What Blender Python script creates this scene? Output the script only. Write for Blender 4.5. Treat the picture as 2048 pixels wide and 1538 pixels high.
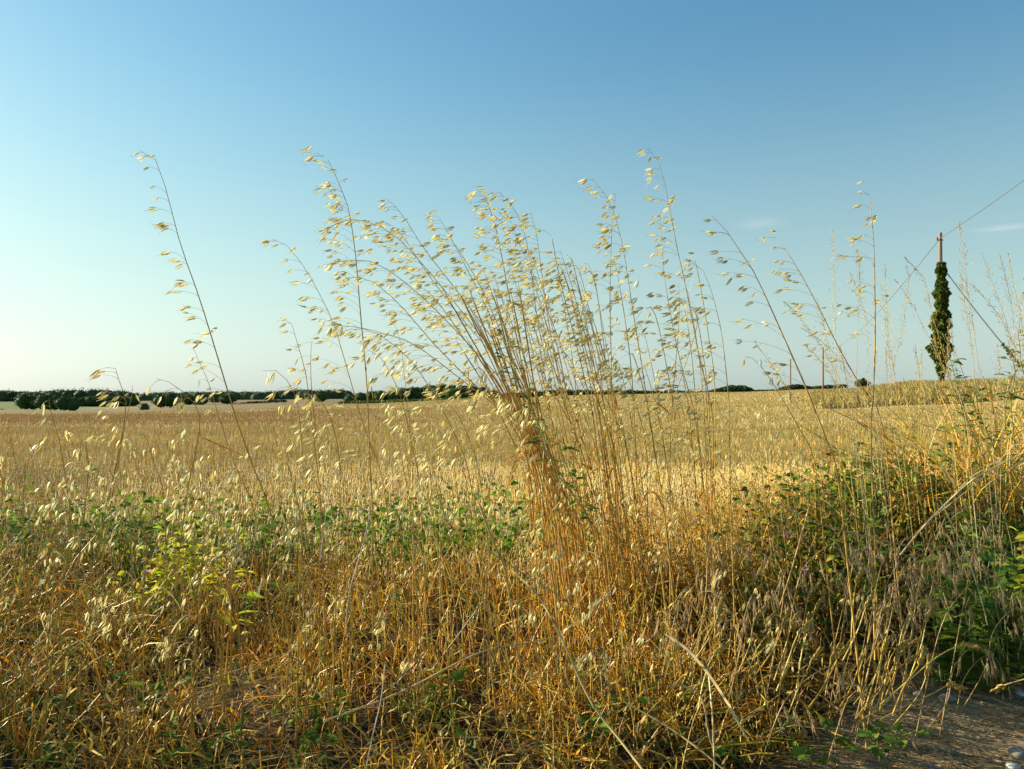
import bpy, math, random
import numpy as np
from mathutils import Vector, Matrix
random.seed(7); rng = np.random.default_rng(11)
for o in list(bpy.data.objects): bpy.data.objects.remove(o)
S = bpy.context.scene; COL = S.collection

# ------------------------------------------------------------ camera, sky, sun
HC = 0.70; F = 1607.0; HY = 790.0          # camera height, focal length and horizon row of the 2048 px photograph
cam = bpy.data.cameras.new('camera'); camo = bpy.data.objects.new('camera', cam); COL.objects.link(camo)
camo.location = (0, 0, HC); camo.rotation_euler = (math.pi/2, 0, 0)
cam.sensor_width = 17.8; cam.lens = 17.8*F/2048; cam.shift_y = (HY-769)/2048
cam.clip_start = 0.02; cam.clip_end = 9000
cam.dof.use_dof = True; cam.dof.focus_distance = 1.85; cam.dof.aperture_fstop = 9
S.camera = camo
SUN_AZ = math.radians(-67); SUN_EL = math.radians(19)      # azimuth from +Y, negative towards -X
w = bpy.data.worlds.new('World'); S.world = w; w.use_nodes = True
nt = w.node_tree; nt.nodes.clear()
out = nt.nodes.new('ShaderNodeOutputWorld'); bg = nt.nodes.new('ShaderNodeBackground')
sky = nt.nodes.new('ShaderNodeTexSky'); sky.sky_type = 'NISHITA'; sky.sun_disc = False
sky.sun_elevation = SUN_EL; sky.sun_rotation = SUN_AZ; sky.altitude = 0
sky.air_density = 1.4; sky.dust_density = 0.6; sky.ozone_density = 1.0
EXPO = 1.5; BGS = .05; hs = nt.nodes.new('ShaderNodeCombineXYZ'); sp_ = nt.nodes.new('ShaderNodeSeparateXYZ'); nt.links.new(sky.outputs[0], sp_.inputs[0])
for k, (g_, o_) in enumerate(((1.25, 1.24), (1.05, 1.47), (.88, 1.44))):       # grade of the sky colour, the same all round
    m1 = nt.nodes.new('ShaderNodeMath'); m1.operation = 'MULTIPLY'; m1.inputs[1].default_value = .1
    m2 = nt.nodes.new('ShaderNodeMath'); m2.operation = 'POWER'; m2.inputs[1].default_value = g_
    m3 = nt.nodes.new('ShaderNodeMath'); m3.operation = 'MULTIPLY'; m3.inputs[1].default_value = o_/(BGS*2**EXPO)
    nt.links.new(sp_.outputs[k], m1.inputs[0]); nt.links.new(m1.outputs[0], m2.inputs[0]); nt.links.new(m2.outputs[0], m3.inputs[0]); nt.links.new(m3.outputs[0], hs.inputs[k])
bg.inputs[1].default_value = BGS
nt.links.new(bg.outputs[0], out.inputs[0])
# two faint wisps of cloud: direction masks times stretched noise
tc = nt.nodes.new('ShaderNodeTexCoord')
# pale summer haze low in the sky, the same all round: less yellow towards the horizon
sx_ = nt.nodes.new('ShaderNodeSeparateXYZ'); nt.links.new(tc.outputs['Generated'], sx_.inputs[0])
hz = nt.nodes.new('ShaderNodeMapRange'); hz.interpolation_type = 'SMOOTHSTEP'; hz.inputs['From Min'].default_value = .42; hz.inputs['From Max'].default_value = -.02; hz.inputs['To Max'].default_value = .75
nt.links.new(sx_.outputs['Z'], hz.inputs['Value'])
bw = nt.nodes.new('ShaderNodeRGBToBW'); nt.links.new(hs.outputs[0], bw.inputs[0])
tn = nt.nodes.new('ShaderNodeVectorMath'); tn.operation = 'SCALE'; tn.inputs[0].default_value = (.70, .88, .92); nt.links.new(bw.outputs[0], tn.inputs['Scale'])
hc = nt.nodes.new('ShaderNodeMixRGB'); hc.inputs['Fac'].default_value = .6; hc.inputs['Color2'].default_value = (4.5, 5.75, 5.8, 1); nt.links.new(tn.outputs[0], hc.inputs['Color1'])
hm = nt.nodes.new('ShaderNodeMixRGB'); nt.links.new(hz.outputs[0], hm.inputs['Fac']); nt.links.new(hs.outputs[0], hm.inputs['Color1']); nt.links.new(hc.outputs[0], hm.inputs['Color2'])
last = hm.outputs[0]
for (px, py, sx, sy, k) in ((1520, 446, 60, 16, .10), (2012, 455, 60, 8, .16)):
    d = Vector(((px-1024)/F, 1, (HY-py)/F)).normalized()
    mp = nt.nodes.new('ShaderNodeVectorMath'); mp.operation = 'SUBTRACT'; mp.inputs[1].default_value = d
    ml = nt.nodes.new('ShaderNodeVectorMath'); ml.operation = 'MULTIPLY'; ml.inputs[1].default_value = (F/sx, F/sx*.5, F/sy)
    ln = nt.nodes.new('ShaderNodeVectorMath'); ln.operation = 'LENGTH'
    nz = nt.nodes.new('ShaderNodeTexNoise'); nz.inputs['Scale'].default_value = 1.6; nz.inputs['Detail'].default_value = 5
    mr = nt.nodes.new('ShaderNodeMapRange'); mr.interpolation_type = 'SMOOTHSTEP'
    mr.inputs['From Min'].default_value = 1.0; mr.inputs['From Max'].default_value = 0.0; mr.inputs['To Max'].default_value = k*3
    mu = nt.nodes.new('ShaderNodeMath'); mu.operation = 'MULTIPLY'
    mx = nt.nodes.new('ShaderNodeMixRGB'); mx.inputs['Color2'].default_value = (6.6, 6.6, 6.6, 1)
    nt.links.new(tc.outputs['Generated'], mp.inputs[0]); nt.links.new(mp.outputs[0], ml.inputs[0])
    nt.links.new(ml.outputs[0], ln.inputs[0]); nt.links.new(ml.outputs[0], nz.inputs['Vector'])
    nt.links.new(ln.outputs['Value'], mr.inputs['Value'])
    nt.links.new(mr.outputs[0], mu.inputs[0]); nt.links.new(nz.outputs[0], mu.inputs[1])
    nt.links.new(mu.outputs[0], mx.inputs['Fac']); nt.links.new(last, mx.inputs['Color1']); last = mx.outputs[0]
nt.links.new(last, bg.inputs[0])
sl = bpy.data.lights.new('sun', 'SUN'); sl.energy = 4.9; sl.angle = math.radians(0.6); sl.color = (1.0, 0.88, 0.63)
so = bpy.data.objects.new('sun', sl); COL.objects.link(so)
sd = Vector((math.sin(SUN_AZ)*math.cos(SUN_EL), math.cos(SUN_AZ)*math.cos(SUN_EL), math.sin(SUN_EL)))
so.rotation_euler = sd.to_track_quat('Z', 'Y').to_euler()
S.view_settings.view_transform = 'Standard'; S.view_settings.look = 'None'
S.view_settings.exposure = EXPO; S.view_settings.gamma = 1.0; S.view_settings.use_curve_mapping = False
S.render.engine = 'CYCLES'
S.cycles.max_bounces = 7; S.cycles.diffuse_bounces = 4; S.cycles.transmission_bounces = 4; S.cycles.transparent_max_bounces = 4
S.cycles.use_denoising = True

# ------------------------------------------------------------ materials
def material(name, col=None, rough=.6, transl=0., nscale=0, namp=0., spec=.3, objvar=None, stretch=None):
    """col None: the colour attribute of the mesh; objvar: list of colours picked by the object's random number"""
    m = bpy.data.materials.new(name); m.use_nodes = True; t = m.node_tree; t.nodes.clear()
    o = t.nodes.new('ShaderNodeOutputMaterial'); p = t.nodes.new('ShaderNodeBsdfPrincipled')
    p.inputs['Roughness'].default_value = rough; p.inputs['Specular IOR Level'].default_value = spec
    if objvar:
        oi = t.nodes.new('ShaderNodeObjectInfo'); r = t.nodes.new('ShaderNodeValToRGB')
        while len(r.color_ramp.elements) < len(objvar): r.color_ramp.elements.new(.5)
        for i, c in enumerate(objvar):
            r.color_ramp.elements[i].position = i/(len(objvar)-1); r.color_ramp.elements[i].color = (*c, 1)
        t.links.new(oi.outputs['Random'], r.inputs[0]); c = r.outputs[0]
    elif col is None:
        a = t.nodes.new('ShaderNodeAttribute'); a.attribute_name = 'Col'; c = a.outputs['Color']
    else:
        a = t.nodes.new('ShaderNodeRGB'); a.outputs[0].default_value = (*col, 1); c = a.outputs[0]
    if nscale:
        tcn = t.nodes.new('ShaderNodeTexCoord'); n = t.nodes.new('ShaderNodeTexNoise')
        n.inputs['Scale'].default_value = nscale; n.inputs['Detail'].default_value = 5
        src = tcn.outputs['Object']
        if stretch:
            mp = t.nodes.new('ShaderNodeMapping'); mp.inputs['Scale'].default_value = stretch
            t.links.new(src, mp.inputs[0]); src = mp.outputs[0]
        t.links.new(src, n.inputs['Vector'])
        mr = t.nodes.new('ShaderNodeMapRange'); mr.inputs['From Min'].default_value = .25; mr.inputs['From Max'].default_value = .75
        mr.inputs['To Min'].default_value = 1-namp; mr.inputs['To Max'].default_value = 1+namp
        t.links.new(n.outputs[0], mr.inputs[0])
        mu = t.nodes.new('ShaderNodeVectorMath'); mu.operation = 'SCALE'
        t.links.new(c, mu.inputs[0]); t.links.new(mr.outputs[0], mu.inputs['Scale']); c = mu.outputs[0]
    t.links.new(c, p.inputs['Base Color'])
    if transl:
        tr = t.nodes.new('ShaderNodeBsdfTranslucent'); t.links.new(c, tr.inputs[0])
        mx = t.nodes.new('ShaderNodeMixShader'); mx.inputs[0].default_value = transl
        t.links.new(p.outputs[0], mx.inputs[1]); t.links.new(tr.outputs[0], mx.inputs[2]); t.links.new(mx.outputs[0], o.inputs[0])
    else: t.links.new(p.outputs[0], o.inputs[0])
    m['c'] = 1
    return m
M = dict(
    stem=material('straw_stem', rough=.42, transl=.08, spec=.4, nscale=35, namp=.22),
    blade=material('dry_blade', rough=.6, spec=.15, transl=.22, nscale=18, namp=.28),
    stub=material('stubble_straw', rough=.6, transl=.15),
    herb=material('herb_green', rough=.75, spec=.1, transl=.3, nscale=20, namp=.25),
    spike=material('oat_glume', rough=.45, transl=.38, objvar=[(.70,.64,.31), (.60,.51,.19), (.76,.71,.42), (.67,.59,.25), (.50,.38,.11), (.73,.68,.36), (.55,.54,.22), (.66,.61,.29)], nscale=160, namp=.2, stretch=(1, 1, .12)),
    brome=material('brome_spikelet', rough=.5, transl=.3, objvar=[(.50,.36,.20), (.58,.46,.28), (.42,.26,.14), (.62,.52,.34)]),
    leafg=material('weed_leaf', rough=.7, spec=.15, transl=.35, objvar=[(.08,.17,.02), (.05,.11,.015), (.14,.22,.025), (.10,.20,.025), (.20,.25,.03), (.045,.10,.02)], nscale=40, namp=.3),
    leafy=material('yellow_leaf', rough=.7, spec=.15, transl=.45, objvar=[(.50,.52,.03), (.62,.56,.05), (.36,.46,.03), (.56,.46,.05)], nscale=40, namp=.35),
    tree=material('tree_foliage', rough=.7, transl=.12, nscale=.08, namp=.45, spec=.05),
    bark=material('bark', (.10, .075, .05), rough=.9, nscale=6, namp=.4),
    pole=material('pole_wood', (.20, .125, .08), rough=.85, nscale=9, namp=.35, stretch=(1, 1, .08)),
    wire=material('wire', (.10, .12, .14), rough=.5),
    stone=material('stone', rough=.85, nscale=30, namp=.3, objvar=[(.36,.34,.30), (.28,.26,.22), (.62,.62,.60), (.40,.37,.32)]),
    petal=material('petal', (.50, .26, .32), rough=.5, transl=.4),
)

# ------------------------------------------------------------ mesh helpers
class Buf:
    def __init__(s): s.v = []; s.c = []; s.f4 = []; s.f3 = []; s.n = 0
    def add(s, v, c, f4=None, f3=None):
        s.v.append(v.reshape(-1, 3)); s.c.append(c.reshape(-1, 3))
        if f4 is not None and len(f4): s.f4.append(f4.reshape(-1, 4)+s.n)
        if f3 is not None and len(f3): s.f3.append(f3.reshape(-1, 3)+s.n)
        s.n += len(s.v[-1])
    def mesh(s, name, mat, smooth=True, origin=None):
        v = np.concatenate(s.v).astype(np.float32); c = np.concatenate(s.c)
        if origin is not None: v = v-np.array(origin, dtype=np.float32)
        f4 = np.concatenate(s.f4) if s.f4 else np.zeros((0, 4), int); f3 = np.concatenate(s.f3) if s.f3 else np.zeros((0, 3), int)
        me = bpy.data.meshes.new(name); me.vertices.add(len(v)); me.vertices.foreach_set('co', v.ravel())
        nl = f4.size+f3.size; me.loops.add(nl); me.loops.foreach_set('vertex_index', np.concatenate([f4.ravel(), f3.ravel()]).astype(np.int32))
        npoly = len(f4)+len(f3); me.polygons.add(npoly)
        st = np.concatenate([np.arange(len(f4))*4, f4.size+np.arange(len(f3))*3]).astype(np.int32)
        me.polygons.foreach_set('loop_start', st)
        me.update(calc_edges=True)
        if smooth: me.polygons.foreach_set('use_smooth', np.ones(npoly, bool))
        a = me.color_attributes.new('Col', 'FLOAT_COLOR', 'POINT')
        a.data.foreach_set('color', np.concatenate([c, np.ones((len(c), 1))], 1).astype(np.float32).ravel())
        me.materials.append(mat); return me

def norm(a): return a/np.maximum(np.linalg.norm(a, axis=-1, keepdims=True), 1e-9)
def colk(C, N, K):
    C = np.asarray(C, float)
    if C.ndim == 1: C = np.broadcast_to(C, (N, 3))
    if C.ndim == 2: C = np.broadcast_to(C[:, None], (N, K, 3))
    return C
def tubes(buf, P, R, C, sides=3):
    P = np.asarray(P, float); N, K, _ = P.shape; R = np.broadcast_to(R, (N, K)); C = colk(C, N, K)
    T = norm(np.gradient(P, axis=1)); ref = np.array([.31, .9, .17]); A = norm(np.cross(T, ref)); B = np.cross(T, A)
    th = np.arange(sides)*2*math.pi/sides
    V = P[:, :, None]+R[:, :, None, None]*(np.cos(th)[:, None]*A[:, :, None]+np.sin(th)[:, None]*B[:, :, None])
    idx = np.arange(N*K*sides).reshape(N, K, sides); nx = np.roll(idx, -1, 2)
    f = np.stack([idx[:, :-1], nx[:, :-1], nx[:, 1:], idx[:, 1:]], -1)
    buf.add(V, np.broadcast_to(C[:, :, None], (N, K, sides, 3)), f)
def ribbons(buf, P, W, C, side=None):
    P = np.asarray(P, float); N, K, _ = P.shape; W = np.broadcast_to(W, (N, K)); C = colk(C, N, K)
    if side is None: side = norm(rng.normal(size=(N, 3))*[1, 1, .2])
    if side.ndim == 2: side = side[:, None]
    T = norm(np.gradient(P, axis=1)); sd_ = norm(side-T*(side*T).sum(-1, keepdims=True))
    V = np.stack([P-sd_*W[..., None], P+sd_*W[..., None]], 2)
    idx = np.arange(N*K*2).reshape(N, K, 2)
    f = np.stack([idx[:, :-1, 0], idx[:, :-1, 1], idx[:, 1:, 1], idx[:, 1:, 0]], -1)
    buf.add(V, np.broadcast_to(C[:, :, None], (N, K, 2, 3)), f)
def tag(o, label=None, cat=None, group=None, kind=None):
    for k, v in (('label', label), ('category', cat), ('group', group), ('kind', kind)):
        if v: o[k] = v
    return o
def link(name, me, parent=None, loc=(0, 0, 0), mat4=None):
    o = bpy.data.objects.new(name, me); COL.objects.link(o)
    if mat4 is not None: o.matrix_basis = mat4
    else: o.location = loc
    if parent: o.parent = parent
    return o
def thing(name, label, cat, loc, group=None):
    return tag(link(name, None, None, loc), label, cat, group)
def px(x, y, D): return np.array([(x-1024)/F*D, D, HC+(HY-y)/F*D])
def lerp(a, b, t): return a+(b-a)*t
def snoise(x, y, s=1., seed=0):
    r = np.random.default_rng(seed); z = 0
    for k in range(6):
        a, b, c = r.normal(size=3)*s*(1+.5*k); z = z+np.sin(a*x+b*y+c*7)/(1+.4*k)
    return z/2.6
def pick(n, pal, wts=None, var=.18):
    pal = np.array(pal); i = rng.choice(len(pal), n, p=None if wts is None else np.array(wts)/sum(wts))
    return np.clip(.88*pal[i]*(1+rng.normal(size=(n, 1))*var)*(1+rng.normal(size=(n, 3))*.05), .01, .9)

# ------------------------------------------------------------ terrain
GD = [6, 12, 25, 40, 60, 85, 130, 200, 300, 500, 800, 1100, 1600, 3000]
GROWS = {                                   # where the ground at each distance shows, per direction
    -900: [977, 884, 838, 832, 828, 824, 820, 817, 817, 816, 812, 806, 800, 794],
    0:    [977, 884, 838, 832, 828, 824, 820, 818, 819, 812, 806, 801, 797, 792],
    200:  [977, 884, 837, 831, 827, 824, 822, 823, 824, 816, 806, 800, 796, 792],
    400:  [977, 884, 836, 828, 822, 819, 817, 818, 820, 812, 803, 798, 795, 792],
    700:  [977, 884, 834, 820, 812, 809, 808, 811, 812, 805, 799, 797, 795, 792],
    1000: [977, 884, 833, 815, 805, 800, 797, 799, 800, 800, 797, 795, 793, 791],
    1200: [977, 884, 831, 811, 800, 794, 790, 792, 794, 795, 795, 794, 792, 791],
    1450: [977, 883, 828, 806, 795, 789, 785, 788, 791, 793, 793, 792, 791, 790],
    1650: [977, 882, 824, 800, 790, 784, 779, 780, 784, 788, 790, 790, 790, 790],
    1850: [977, 881, 820, 776, 773, 776, 780, 784, 787, 789, 790, 790, 790, 790],
    2100: [977, 878, 805, 768, 770, 776, 780, 784, 787, 789, 790, 790, 790, 790],
    3200: [977, 876, 800, 768, 770, 776, 780, 784, 787, 789, 790, 790, 790, 790]}
gu = np.array(sorted(GROWS)); gz = np.array([[HC-(r-HY)/F*d for r, d in zip(GROWS[k], GD)] for k in gu])
gl = np.log(GD); gz[:, 0] = 0
def near_bumps(x, y):
    z = .012*snoise(x, y, 6, 1)+.02*snoise(x, y, 2, 2)
    z = z+.25*np.exp(-((x-1.3)/.55)**2-((y-2.65)/.45)**2)+.17*np.exp(-((x-2.0)/.6)**2-((y-3.1)/.6)**2)+.05*np.exp(-((x-.55)/.35)**2-((y-2.5)/.5)**2)
    return z*np.clip((y-.6)/.6, 0, 1)
def ground(x, y):
    x = np.asarray(x, float); y = np.asarray(y, float); D = np.maximum(np.hypot(x, y)*.98, .1)
    yy = np.maximum(y, .05); u = np.clip(1024+F*x/yy, gu[0], gu[-1])
    fi = np.clip(np.interp(u, gu, np.arange(len(gu))), 0, len(gu)-1.001); i = fi.astype(int); a = fi-i; a = a*a*(3-2*a)
    Dy = np.maximum(yy, D*.35)
    fj = np.clip(np.interp(np.log(Dy), gl, np.arange(len(gl))), 0, len(gl)-1.001); j = fj.astype(int); b = fj-j
    z = (gz[i, j]*(1-a)+gz[i+1, j]*a)*(1-b)+(gz[i, j+1]*(1-a)+gz[i+1, j+1]*a)*b
    z = z*np.clip(y/np.maximum(D, 1)*2+.3, 0, 1)
    z = np.where(D < 6, 0, z)
    fade = np.clip((9-D)/3, 0, 1)
    return z+near_bumps(x, y)*fade+np.where(D > 8, .02*snoise(x, y, .5, 5), 0)
def gz1(x, y): return float(ground(np.array([x]), np.array([y]))[0])
def track_line(x): return np.interp(x, [-9, -.2, .25, 2.5], [1.12, 1.14, 1.36, 3.2])+.03*np.sin(9*x)

az = np.concatenate([np.linspace(-180, -48, 60, endpoint=False), np.linspace(-48, 48, 400, endpoint=False), np.linspace(48, 180, 61)])*math.pi/180
rr = np.exp(np.linspace(math.log(.25), math.log(6000), 300))
A, R = np.meshgrid(az, rr); X = np.sin(A)*R; Y = np.cos(A)*R; Z = ground(X, Y)
UX = np.where(Y > 0, 1024+F*X/np.maximum(Y, .01), -5000)
C = np.zeros(X.shape+(3,)); C[:] = (.42, .31, .13)
n1 = snoise(X, Y, .35, 9)[..., None]
C *= 1+.10*n1
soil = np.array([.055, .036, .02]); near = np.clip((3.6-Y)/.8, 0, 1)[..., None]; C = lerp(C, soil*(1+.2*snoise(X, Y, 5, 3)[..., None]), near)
trk = np.clip((track_line(X)+.03-Y)/.1, 0, 1)[..., None]; C = lerp(C, np.array([.36, .275, .165])*(1+.15*snoise(X, Y, 8, 4)[..., None]), trk)
C *= .9
def zone(mask, col, amt=1.):
    global C
    k = np.clip(mask, 0, 1)[..., None]*amt; C = C*(1-k)+np.array(col)*k
ramp = lambda v, a, b: np.clip((v-a)/(b-a), 0, 1)
zone(ramp(Y, 17, 21)*(1-ramp(Y, 36, 50))*(1-ramp(UX, 500, 1100)), (.33, .18, .075), .8)
zone(ramp(Y, 42, 70)*(1-ramp(UX, 550, 800)), (.185, .125, .055))
zone(ramp(UX, 1300, 1700)*ramp(Y, 8, 30)*(1-ramp(Y, 130, 140)), (.46, .33, .13), .7)
zone(ramp(Y, 135, 140), (.12, .15, .05))
zone(ramp(Y, 300, 320)*(1-ramp(UX, 90, 100)), (.075, .11, .02))
zone(ramp(Y, 300, 305)*ramp(UX, 160, 200)*(1-ramp(UX, 720, 730)), (.18, .13, .065))
zone(ramp(Y, 455, 465)*(1-ramp(Y, 520, 530))*ramp(UX, 160, 200)*(1-ramp(UX, 400, 480)), (.17, .20, .06))
zone(ramp(Y, 930, 950), (.06, .09, .035))
zone(ramp(UX+snoise(X, Y, .3, 8)*25, 1640, 1670)*ramp(Y, 27, 34)*(1-ramp(Y, 130, 135)), (.27, .21, .075))
zone(ramp(UX+snoise(X, Y, .3, 8)*25, 1640, 1670)*ramp(Y, 27, 34)*(1-ramp(Y, 130, 135))*ramp(snoise(X, Y, .8, 12), 0, .8), (.16, .17, .05), .6)
bf = Buf(); idx = np.arange(X.size).reshape(X.shape)
fq = np.stack([idx[:-1, :-1], idx[:-1, 1:], idx[1:, 1:], idx[1:, :-1]], -1)[:, :, ::-1]
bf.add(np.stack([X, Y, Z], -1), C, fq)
gm = material('ground_soil', rough=.95, nscale=3.5, namp=.35, spec=.1)
t = gm.node_tree; p = [n for n in t.nodes if n.type == 'BSDF_PRINCIPLED'][0]
nn = t.nodes.new('ShaderNodeTexNoise'); nn.inputs['Scale'].default_value = 40; nn.inputs['Detail'].default_value = 8
bb = t.nodes.new('ShaderNodeBump'); bb.inputs['Strength'].default_value = .9; bb.inputs['Distance'].default_value = .03
tcc = t.nodes.new('ShaderNodeTexCoord'); t.links.new(tcc.outputs['Object'], nn.inputs['Vector'])
t.links.new(nn.outputs[0], bb.inputs['Height']); t.links.new(bb.outputs[0], p.inputs['Normal'])
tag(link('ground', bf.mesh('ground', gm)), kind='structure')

# ------------------------------------------------------------ far trees, hedges, poles
def crown(buf, c, rx, ry, rz, n, leaf, col, seed=0):
    """leaf clumps spread through a lumpy crown, over a dark lumpy core"""
    r = np.random.default_rng(seed)
    d = norm(r.normal(size=(n, 3))); d[:, 2] = np.where(d[:, 2] < -.5, -d[:, 2], d[:, 2])
    lump = 1+.16*np.sin(d[:, 0]*5+seed)*np.cos(d[:, 2]*6+seed*2)+.10*np.sin(d[:, 1]*9+seed)
    rad = (r.uniform(.55, 1.05, n)**.5)*lump
    p = np.array(c)+d*rad[:, None]*[rx, ry, rz]
    nrm = norm(d+r.normal(size=(n, 3))*.45); a = norm(np.cross(nrm, r.normal(size=(n, 3)))); b = np.cross(nrm, a)
    s = leaf*r.uniform(.6, 1.3, (n, 1))
    V = np.stack([p-a*s, p-b*s*.8, p+a*s, p+b*s*.8], 1)
    cc = np.array(col)*(1+r.normal(size=(n, 1))*.18)*(1+r.normal(size=(n, 3))*.06)
    buf.add(V, np.broadcast_to(np.clip(cc, .01, .5)[:, None], (n, 4, 3)), np.arange(n*4).reshape(n, 4))
    # core
    k1, k2 = 10, 7; th = np.linspace(0, 2*math.pi, k1, endpoint=False); ph = np.linspace(-1.2, 1.5, k2)
    T, Pp = np.meshgrid(th, ph); g = np.stack([np.cos(T)*np.cos(Pp), np.sin(T)*np.cos(Pp), np.sin(Pp)], -1)
    g = np.array(c)+g*(.88+.08*np.sin(T*3+Pp*4+seed))[..., None]*[rx, ry, rz]
    ii = np.arange(k1*k2).reshape(k2, k1); jj = np.roll(ii, -1, 1)
    buf.add(g, np.broadcast_to(np.array(col)*1., g.shape), np.stack([ii[:-1], jj[:-1], jj[1:], ii[1:]], -1))
TREEC = (.055, .085, .030)
tmeshes = []
for k in range(6):
    b = Buf(); crown(b, (0, 0, 5.7), 4.3+.3*(k % 3), 4.3, 5.7+.25*(k % 2), 800, .45, np.array(TREEC)*(1, 1+.1*(k % 3), 1), k+3)
    b2 = Buf(); P = np.array([[[0, 0, 0], [.1, 0, 2], [-.1, .1, 4.5], [.1, 0, 7]]]); tubes(b2, P, [[.34, .26, .2, .1]], (.1, .08, .05), 6)
    tmeshes.append((b.mesh('crown', M['tree'], False), b2.mesh('trunk', M['bark'])))
def tree(pxx, top, base, D, label, group, wide=1., k=None):
    """a tree whose foot shows at row `base` and whose top shows at row `top`"""
    x = (pxx-1024)/F*D; z = HC+(HY-base)/F*D; z = min(z, gz1(x, D)); h = (base-top)/F*D+(HC+(HY-base)/F*D-z)
    k = random.randrange(6) if k is None else k; s = h/11.6
    r = thing('tree', label, 'tree', (x, D, z), group)
    for nm, me in zip(('crown', 'trunk'), tmeshes[k]):
        o = link(nm, me, r); o.scale = (s*wide, s*wide, s); o.rotation_euler = (0, 0, random.uniform(0, 6.28))
# skyline wood as one mass, tree by tree in one object
wood = Buf()
sk = [(-500, 783), (0, 781), (75, 783), (125, 780), (225, 780), (280, 788), (330, 785), (430, 783), (530, 784), (590, 780), (690, 780), (740, 786), (800, 786)]
for i in range(230):
    u = -500+1300*i/249+random.uniform(-3, 3); D = random.uniform(930, 1040); top = np.interp(u, [a for a, _ in sk], [b for _, b in sk])+random.uniform(-1.0, 2.5)
    base = np.interp(u, [100, 170, 340, 420], [806, 816, 816, 806]); h = (base-top)/F*D; c = ((u-1024)/F*D, D, HC+(HY-base)/F*D+h*.55)
    crown(wood, (c[0], c[1], c[2]-h*.12), random.uniform(8, 15), 7, h*.62, 150, .9, np.array([.062, .090, .042])*random.uniform(.85, 1.2), i)
tag(link('distant_wood', wood.mesh('distant_wood', M['tree'], False)), 'dark green wood along the skyline beyond the valley fields', 'wood', kind='stuff')
# copses one can tell apart
for i, (a, t_, b_, D, wd) in enumerate(((50, 788, 818, 245, 1.1), (68, 790, 819, 245, 1.0), (90, 788, 820, 240, 1.1), (108, 791, 821, 240, 1.0), (128, 792, 822, 235, 1.1), (145, 794, 823, 235, 1.0))):
    tree(a, t_, b_, D, 'dark green tree in the copse at the far left, %s' % ['at its left end', 'second from its left end', 'third from its left end', 'third from its right end', 'second from its right end', 'at its right end'][i], 'trees of the far left copse', wd*1.35)
tree(4, 818, 837, 160, 'round green bush at the very left edge, standing in the tan field', None, 1.5)
for i, (a, t_, b_, D, wd) in enumerate(((289, 806, 824, 300, 1.3), (322, 788, 815, 420, 1.5), (340, 786, 815, 420, 1.5), (430, 786, 810, 700, 1.2))):
    tree(a, t_, b_, D, ['small dark bushy tree low in the valley behind the oats', 'dark tree at the left of a pair beyond the valley', 'dark tree at the right of a pair beyond the valley', 'lone dark tree at the end of the thin hedge line'][i], None, wd)
for i, (a, t_, b_) in enumerate(((166, 795, 817), (184, 793, 816), (203, 794, 816), (222, 793, 815), (243, 792, 815), (262, 794, 814), (376, 789, 811), (398, 790, 811), (455, 788, 808), (640, 786, 804))):
    tree(a, t_, b_, 560, 'dark tree standing in front of the skyline wood', 'trees edging the skyline wood', 2.3)
cen = [(700, 788), (722, 785), (744, 781), (764, 780), (786, 779), (806, 777), (826, 774), (846, 772), (866, 770), (886, 768), (906, 768), (926, 770), (946, 771), (966, 774), (990, 780), (1012, 784)]
for i, (a, t_) in enumerate(cen):
    tree(a+random.uniform(-3, 3), t_+random.uniform(-1, 1.5), 806, 400+random.uniform(-20, 20), 'tree in the tall dark wood behind the leaning oat bundle' , 'trees of the dark wood behind the oat bundle', random.uniform(1.3, 1.8))
def hedge(x0, x1, D, base, tops, label, col, n=2600, leaf=.22, depth=2., name='hedge'):
    b = Buf(); k = max(3, int((x1-x0)/8))
    for i in range(k):
        u = lerp(x0, x1, (i+.5)/k); Di = D[0]+(D[1]-D[0])*(i+.5)/k; bs = lerp(base[0], base[1], (i+.5)/k); tp = np.interp(u, [q for q, _ in tops], [q for _, q in tops])+random.uniform(-1, 1)
        x = (u-1024)/F*Di; h = max((bs-tp)/F*Di, .4); z0 = HC+(HY-bs)/F*Di
        crown(b, (x, Di, z0+h*.45), (x1-x0)/k/F*Di*.85, depth, h*.6, n//k, leaf, np.array(col)*random.uniform(.85, 1.2), i+int(x0))
    c = ((x0+x1)/2-1024)/F*D[0]; zc = HC+(HY-base[0])/F*D[0]
    r = thing(name, label, 'hedge' if name == 'hedge' else 'bush', (c, D[0], zc))
    o = link('foliage', b.mesh('foliage', M['tree'], False, (c, D[0], zc)), r); o['kind'] = 'stuff'
hedge(680, 1000, (150, 142), (810, 803), [(680, 803), (1000, 794)], 'long trimmed olive green hedge at the far edge of the stubble', (.10, .13, .03))
hedge(990, 1425, (140, 145), (799, 787), [(990, 790), (1060, 783), (1130, 781), (1250, 781), (1330, 782), (1425, 784)], 'long dark hedge running behind the oat stems along the field edge', (.035, .055, .02), 5200)
hedge(1425, 1500, (150, 150), (787, 786), [(1425, 781), (1450, 773), (1490, 772), (1500, 778)], 'bushy dark green shrub clump rising from the field edge', (.045, .07, .022), name='bush')
hedge(1500, 1575, (150, 150), (785, 784), [(1500, 781), (1575, 780)], 'thin low hedge line joining two shrub clumps on the horizon', (.045, .06, .025), 900)
hedge(1562, 1625, (200, 200), (780, 779), [(1562, 775), (1590, 769), (1625, 774)], 'small dark shrub clump at the foot of the thin far pole', (.045, .06, .022), 1500, name='bush')
hedge(1630, 1690, (200, 200), (779, 776), [(1630, 772), (1690, 770)], 'low dark scrub beside the second far pole', (.045, .06, .022), 1100, name='bush')
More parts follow.
